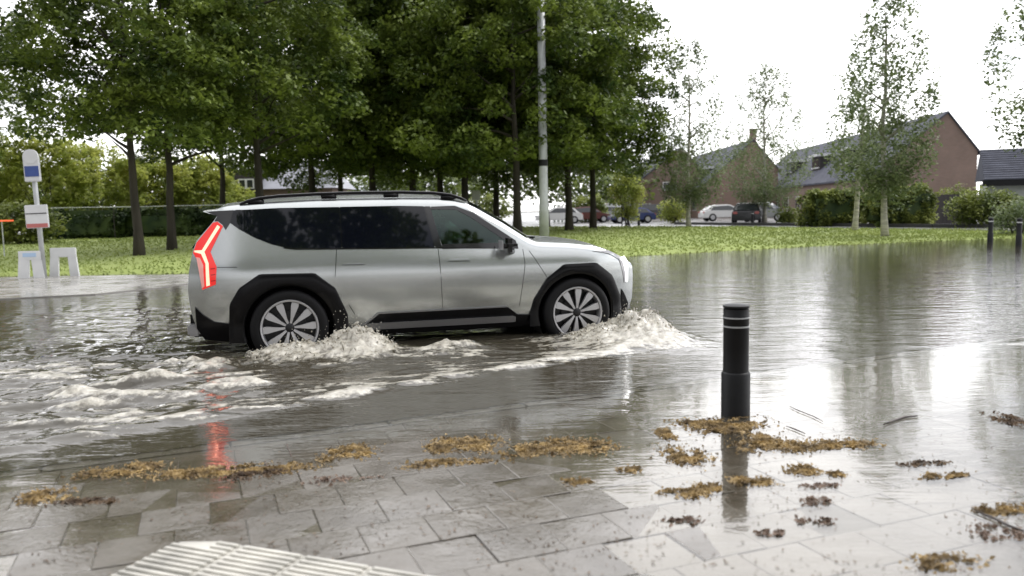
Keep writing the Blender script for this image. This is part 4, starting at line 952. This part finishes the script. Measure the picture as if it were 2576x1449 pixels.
far_car(1655, 72, 4.2, 1.5, M['carblack'], 'black SUV parked beside the pale bush', yaw=R(5), suvish=True)
far_car(1405, 68, 4.0, 1.4, M['carwhite'], 'white car parked just right of the grey lamp post', yaw=R(2), face=-1)
far_car(1480, 70, 4.0, 1.4, M['carred'], 'dark red car parked between the two right tree trunks', yaw=R(2))
far_car(1530, 76, 4.0, 1.45, M['carsilver'], 'silver car parked right of the rightmost leafy tree trunk', yaw=R(2), face=-1)

# ------------------------------------------------------------------ street furniture
# lamp post
p = at(1369, 585, 33); p.z = lz(p); o = empty('lamp_post', p); tag(o, 'tall grey steel lamp post with a black band, behind the SUV bonnet', 'lamp post')
bm = bmesh.new(); lathe(bm, [(.20, -.2), (.20, 1.3), (.18, 1.4), (.14, 12.5)], 20); bobj('pole', bm, M['steel'], o, smooth=True)
bm = bmesh.new(); lathe(bm, [(.18, 2.9), (.19, 2.92), (.19, 3.14), (.18, 3.16)], 20); bobj('band', bm, M['black'], o)
bm = bmesh.new(); tube(bm, [(0, 0, 12.4), (.2, -.1, 12.9), (.9, -.5, 13.0)], .05, 8); bobj('arm', bm, M['steel'], o); bm = bmesh.new(); abox(bm, (1.2, -.65, 13.0), (.8, .3, .12), rz=-.45, bev=.03); bobj('lantern', bm, M['steel'], o)
# near bollard
p = gp(1850, 1041); p.z = 0; o = empty('bollard', p); o.scale = (1, 1, .965); tag(o, 'black steel bollard with two white rings standing on the wet pavement', 'bollard')
bm = bmesh.new(); lathe(bm, [(.094, -.2), (.094, .285), (.088, .297), (.083, .300), (.083, .66), (.0845, .662), (.0845, .69), (.083, .692), (.083, .735), (.0, .745)], 40); bobj('post', bm, M['black'], o, autos=40)
bm = bmesh.new(); lathe(bm, [(.0835, .742), (.086, .748), (.086, .757), (.07, .764), (0, .768)], 40); bobj('cap', bm, M['black'], o, autos=40)
for zz in (.609, .670):
    bm = bmesh.new(); lathe(bm, [(.083, zz), (.0856, zz+.001), (.0856, zz+.010), (.083, zz+.011)], 40); bobj('white_ring', bm, M['ring'], o)
# far bollards
fb = None
for px, py, h, Yv, lb in ((2491, 601, .85, 27, 'black bollard in the flooded street, left of the pair at the right edge'), (2563, 606, .95, 25, 'black bollard in the flooded street, right one of the pair at the right edge'), (1893, 566, .8, 50, 'small dark bollard beside the dark car on the street behind'), (1607, 556, .75, 55, 'small dark bollard beside the dark blue parked car')):
    p = at(px, py, Yv); p.z = 0 if Yv < 30 else .2
    if fb is None:
        fb = empty('street_bollard', p); bm = bmesh.new(); lathe(bm, [(.09, -.2), (.09, .3), (.075, .32), (.075, .83), (0, .86)], 20); bobj('post', bm, M['black'], fb, autos=40)
        bm = bmesh.new(); lathe(bm, [(.076, .7), (.079, .702), (.079, .73), (.076, .732)], 20); bobj('white_ring', bm, M['white'], fb); o = fb
    else: o = copy_tree(fb); o.location = p
    tag(o, lb, 'bollard', 'black bollards along the street behind')
# bus stop sign
p = gp(112, 697, .03); o = empty('bus_stop_sign', p); tag(o, 'bus stop pole with blue and white sign on top and white timetable panel below', 'sign'); o.rotation_euler = (0, R(-1.5), R(8)); Hs = 2.85
bm = bmesh.new(); lathe(bm, [(.055, -.2), (.055, 1.9), (.05, 2.8), (0, 2.81)], 16); bobj('pole', bm, M['steel'], o, smooth=True)
bm = bmesh.new(); abox(bm, (0, -.07, 2.52), (.36, .05, .60), bev=.02); s1 = bobj('sign_panel', bm, M['white'], o)
bm = bmesh.new(); abox(bm, (0, -.10, 2.46), (.30, .012, .24), bev=.002); bobj('blue_field', bm, M['blue'], s1)
bm = bmesh.new(); lathe(bm, [(.165, -.035), (.165, .015)], 24, 'Y', (0, -.07, 2.80)); bobj('sign_head', bm, M['white'], s1)
bm = bmesh.new(); abox(bm, (0, -.07, 1.42), (.50, .05, .54), bev=.015); s2 = bobj('timetable_panel', bm, M['white'], o)
bm = bmesh.new(); abox(bm, (0, -.10, 1.21), (.46, .012, .09)); bobj('red_band', bm, M['redband'], s2)
bm = bmesh.new(); abox(bm, (0, -.10, 1.49), (.46, .012, .018)); bobj('panel_line', bm, M['black'], s2)
# white stands: a deep top board on two wide legs
def stand(px, py, wd, ht, gap, label, dx=0):
    p = gp(px, py, .03); o = empty('white_stand', p, R(4)); tag(o, label, 'stand', 'white stands at the foot of the bus stop sign')
    bm = bmesh.new(); abox(bm, (0, 0, ht*.83), (wd, .06, ht*.34), bev=.01); t_ = bobj('top_board', bm, M['white'], o)
    for sg in (-1, 1):
        lw_ = (wd-gap)/2; bm = bmesh.new(); vs = [(sg*(wd/2-lw_), -.02), (sg*wd/2, -.02)]
        z1 = ht*.66; q = [bm.verts.new(c) for c in ((vs[0][0]+sg*.03, -.03, -.1), (vs[1][0]+sg*.05, -.03, -.1), (vs[1][0], -.03, z1), (vs[0][0], -.03, z1), (vs[0][0]+sg*.03, .03, -.1), (vs[1][0]+sg*.05, .03, -.1), (vs[1][0], .03, z1), (vs[0][0], .03, z1))]
        for f_ in ((0, 1, 2, 3), (7, 6, 5, 4), (0, 4, 5, 1), (1, 5, 6, 2), (2, 6, 7, 3), (3, 7, 4, 0)): bm.faces.new([q[k] for k in f_])
        bobj('leg', bm, M['white'], o)
    return o, t_
o, t_ = stand(80, 698, .52, .62, .06, 'white stand with narrow gap between its legs, left of the bus stop pole')
bm = bmesh.new(); abox(bm, (0, -.035, .53), (.3, .008, .09)); bobj('blue_label', bm, mat('pale blue label', (.45, .6, .8), .5), t_)
stand(163, 692, .60, .66, .22, 'white stand with wide gap between its legs, right of the bus stop pole')
# small white sign between the trunks
p = at(1200, 585, 42); p.z = .2; o = empty('small_sign', p); tag(o, 'small white sign on a pale post between the trunks above the SUV bonnet', 'sign')
bm = bmesh.new(); tube(bm, [(0, 0, -.1), (0, 0, 2.0)], .06, 8); bobj('post', bm, M['steel'], o); bm = bmesh.new(); abox(bm, (0, -.07, 2.0), (.42, .04, .5), bev=.01); bobj('sign_panel', bm, M['white'], o)
# orange streak of light at the left edge, built as a glowing bar
p = at(-40, 556, 26); p.z = .1; o = empty('orange_glow_bar', p, 0); tag(o, 'glowing orange bar on added low posts, standing for a streak of light at the far left edge', 'rail')
bm = bmesh.new(); abox(bm, (0, 0, 1.26), (1.9, .05, .05), bev=.01); bobj('bar', bm, M['orange'], o)
for x in (-.8, .55): bm = bmesh.new(); tube(bm, [(x, .03, -.1), (x, .03, 1.24)], .02, 6); bobj('post', bm, M['steel'], o)

# ------------------------------------------------------------------ ribbed guidance slabs in the foreground
P0 = gp(545, 1358, .035); ang = math.atan2(gp(1100, 1449, .035).y-P0.y, gp(1100, 1449, .035).x-P0.x)
M['ribbed'] = mat('white ribbed concrete', (.50, .485, .44), .45, var=.3, vscale=5, bump=.001, bscale=80)
lastw = 0
for k, (x0, wd, lb) in enumerate(((-.16, .30, 'white ribbed paving slab with the cut corner, at the left end of the row'), (.145, .30, 'white ribbed paving slab in the middle of the row'), (.45, .30, 'white ribbed paving slab at the right end of the row'), (.755, .30, 'white ribbed paving slab running out of the bottom of the view'))):
    o = empty('ribbed_slab', (P0.x, P0.y, 0), ang); tag(o, lb, 'paving slab', 'white ribbed guidance slabs')
    for row in range(2):
        bm = bmesh.new(); y1 = -row*.305; y0 = y1-.30
        xa = x0
        bx = [(xa, y1), (xa+wd, y1), (xa+wd, y0), (xa, y0)]
        if k == 0 and row == 0: bx = [(-.005, y1), (x0+wd, y1), (x0+wd, y0), (x0, y0), (x0+.02, y1-.05)]
        top = [bm.verts.new((x, y, .028)) for x, y in bx]; bo = [bm.verts.new((x, y, -.03)) for x, y in bx]; bm.faces.new(top); n = len(bx)
        for q in range(n): bm.faces.new((top[q], bo[q], bo[(q+1) % n], top[(q+1) % n]))
        for r_ in range(8):
            yc = y1-.02-r_*.0372; xs0 = max(xa+.008, (-.0+.02 if (k == 0 and row == 0 and r_ < 2) else xa+.008)); xe = xa+wd-.008
            abox(bm, ((xs0+xe)/2, yc, .033), (xe-xs0, .0265, .012), bev=.005)
        bobj('slab_block', bm, M['ribbed'], o)

# ------------------------------------------------------------------ leaf litter washed onto the pavement
def clump(px, py, wpx, hpx, label, dens=1., m='litter', h=.018, ang=None):
    c = gp(px, py); ex = (gp(px+wpx/2, py)-gp(px-wpx/2, py)).length/2; ey = (gp(px, py-hpx/2)-gp(px, py+hpx/2)).length/2
    rr = random.Random(int(px*7+py)); V = []; F = []
    ex *= 1.12; ey *= 1.12
    n = int(min(6500, 15000*ex*ey*3.14*dens+120)); a0 = ang if ang is not None else R(8)
    lobes = [(rr.uniform(-.8, .8), rr.uniform(-.5, .5), rr.uniform(.3, .6)) for _ in range(9)]
    ca, sa = math.cos(a0), math.sin(a0)
    for i in range(n):
        lx, ly, lr = rr.choice(lobes); r_ = abs(rr.gauss(0, .68)); t_ = rr.uniform(0, 6.283)
        u, v_ = lx+math.cos(t_)*r_*lr, ly+math.sin(t_)*r_*lr
        dens_n = fbm(u*3+px, v_*3, .5, 2)
        if dens_n < -.30: continue
        x, y = u*ex, v_*ey; x, y = x*ca-y*sa, x*sa+y*ca
        hh = h*.3*max(0, 1-r_)*rr.uniform(.2, 1)+.002*rr.random()
        zz = max(0.0, pave_z(c.x+x, c.y+y))+hh+.001
        th = rr.gauss(.3, .8); l = rr.uniform(.005, .015)*(1+.5*(c.y > 5)); wd = l*rr.uniform(.25, .6)
        c1, s1_ = math.cos(th), math.sin(th); t1, t2 = rr.gauss(0, .35)*l, rr.gauss(0, .3)*l; k = len(V)
        V += [(x-c1*l, y-s1_*l, zz-t1), (x+s1_*wd, y-c1*wd, zz+t2), (x+c1*l, y+s1_*l, zz+t1), (x-s1_*wd, y+c1*wd, zz-t2+.003)]; F.append((k, k+1, k+2, k+3))
    o = mesh('leaf_litter', V, F, M[m]); o.location = (c.x, c.y, 0); tag(o, label, 'leaf litter', 'clumps of brown leaf litter on the wet pavement')
CL = [
 (1840, 1068, 215, 44, 'thick brown leaf litter clump against the foot of the black bollard', 1.5, 'litter'),
 (1905, 1112, 120, 46, 'brown leaf litter trailing below right of the bollard foot', 1.2, 'litter'),
 (2075, 1118, 200, 34, 'long brown leaf litter clump right of the bollard', 1.2, 'litter'),
 (1722, 1150, 100, 50, 'round brown leaf litter clump lower left of the bollard', 1.3, 'litter'),
 (1670, 1092, 45, 36, 'small brown leaf litter tuft left of the bollard', 1., 'litter'),
 (2017, 1182, 76, 30, 'small dark brown litter clump in the white puddle', 1.2, 'litter'),
 (2106, 1192, 40, 15, 'tiny litter clump right of the small dark brown one in the puddle', 1., 'litter'),
 (1905, 1212, 100, 32, 'litter clump right of the bollard reflection', .9, 'litter'),
 (1700, 1242, 140, 28, 'long litter clump left of the bollard reflection', .9, 'litter'),
 (1790, 1226, 70, 24, 'dark litter clump touching the bollard reflection', 1., 'litter'),
 (1400, 1125, 225, 44, 'long brown leaf litter drift between the SUV and the bollard', 1.5, 'litter'),
 (1165, 1120, 155, 42, 'yellowish brown litter drift left of the long drift', 1.4, 'litter'),
 (1120, 1166, 190, 22, 'thin litter streak below the yellowish brown drift', .9, 'litter'),
 (868, 1142, 110, 44, 'light brown litter clump in line with the SUV rear wheel', 1.2, 'litter'),
 (560, 1186, 320, 34, 'long brown litter drift below the red tail light reflection', 1.3, 'litter'),
 (290, 1186, 160, 34, 'brown litter drift at the left, nearest the kerb', 1.1, 'litter'),
 (650, 1192, 110, 36, 'dark brown end of the drift right of the tail light reflection', 1.3, 'litterdark'),
 (115, 1248, 90, 40, 'brown litter clump near the left edge', 1., 'litter'),
 (230, 1262, 130, 20, 'thin brown litter streak near the left edge', .7, 'litterdark'),
 (1700, 1315, 110, 24, 'faint thin litter patch on the slabs below the bollard', .16, 'litterthin'),
 (1465, 1212, 80, 20, 'faint litter patch below the long drift', .5, 'litter'),
 (1590, 1182, 70, 16, 'small litter patch right of the long drift', .6, 'litter'),
 (2065, 1222, 90, 18, 'faint litter patch in the middle of the white puddle', .18, 'litterthin'),
 (2080, 1262, 130, 26, 'scattered thin leaves in the white puddle', .14, 'litterthin'),
 (1940, 1342, 70, 18, 'small leaf patch low in the white puddle', .18, 'litterthin'),
 (2050, 1316, 90, 24, 'thin leaf patch right of the lowest one in the puddle', .14, 'litterthin'),
 (2380, 1196, 120, 18, 'narrow brown litter streak right of the puddle', .8, 'litter'),
 (2300, 1168, 150, 12, 'thin litter line leading right from the bollard', .5, 'litterdark'),
 (2558, 1062, 60, 40, 'brown litter clump at the right edge', 1., 'litterdark'),
 (2520, 1275, 150, 34, 'brown litter spread at the lower right edge', .7, 'litter'),
 (2500, 1340, 170, 50, 'reddish brown litter spread below the one at the lower right edge', .14, 'litterthin'),
 (2380, 1412, 170, 40, 'brown litter spread in the bottom right corner', .5, 'litter'),
 (870, 1205, 160, 26, 'thin scattered litter on the slabs below the light brown clump', .16, 'litterthin'),
]
for px, py, wp, hp, lb, de, m_ in CL: clump(px, py, wp, hp, lb, de, m_)
# specks everywhere
rr = random.Random(44); V = []; F = []
for i in range(2600):
    px, py = rr.uniform(-50, 2620), rr.uniform(1060, 1460)
    if px > 1500 and rr.random() < .5: py = rr.uniform(1100, 1440)
    c = gp(px, py); a, b = kab(c.x, c.y)
    if b > -.25: continue
    if fbm(c.x*1.3, c.y*1.3, 8.) < rr.uniform(-.35, .25): continue
    z = max(0, pave_z(c.x, c.y))+.004; l = rr.uniform(.003, .011); th = rr.uniform(0, 6.28); wd = l*.5; k = len(V); c1, s1_ = math.cos(th), math.sin(th)
    V += [(c.x-c1*l, c.y-s1_*l, z), (c.x+s1_*wd, c.y-c1*wd, z+.001), (c.x+c1*l, c.y+s1_*l, z+.002), (c.x-s1_*wd, c.y+c1*wd, z)]; F.append((k, k+1, k+2, k+3))
tag(mesh('leaf_specks', V, F, M['litterdark']), 'tiny bits of leaf scattered over the wet pavement', 'leaf bits', kind='stuff')
# twigs
def twig(pts, r, label, m='twig'):
    bm = bmesh.new(); P = [gp(x, y)+Vector((0, 0, .008)) for x, y in pts]; tube(bm, P, [r*.5]+[r]*(len(P)-2)+[r*.5], 7); tag(bobj('twig', bm, M[m], smooth=True), label, 'twig', 'twigs on the wet pavement')
twig([(2222, 1071), (2245, 1062), (2275, 1052), (2308, 1049)], .008, 'dark curved twig lying right of the bollard')
twig([(1986, 1025), (2010, 1036), (2045, 1050), (2070, 1063)], .0035, 'thin straight twig just right of the bollard post')
twig([(2455, 1290), (2500, 1308), (2540, 1328), (2590, 1345)], .006, 'long dark twig at the lower right edge')
twig([(1978, 1075), (2000, 1083), (2025, 1094)], .005, 'short twig right of the bollard foot')
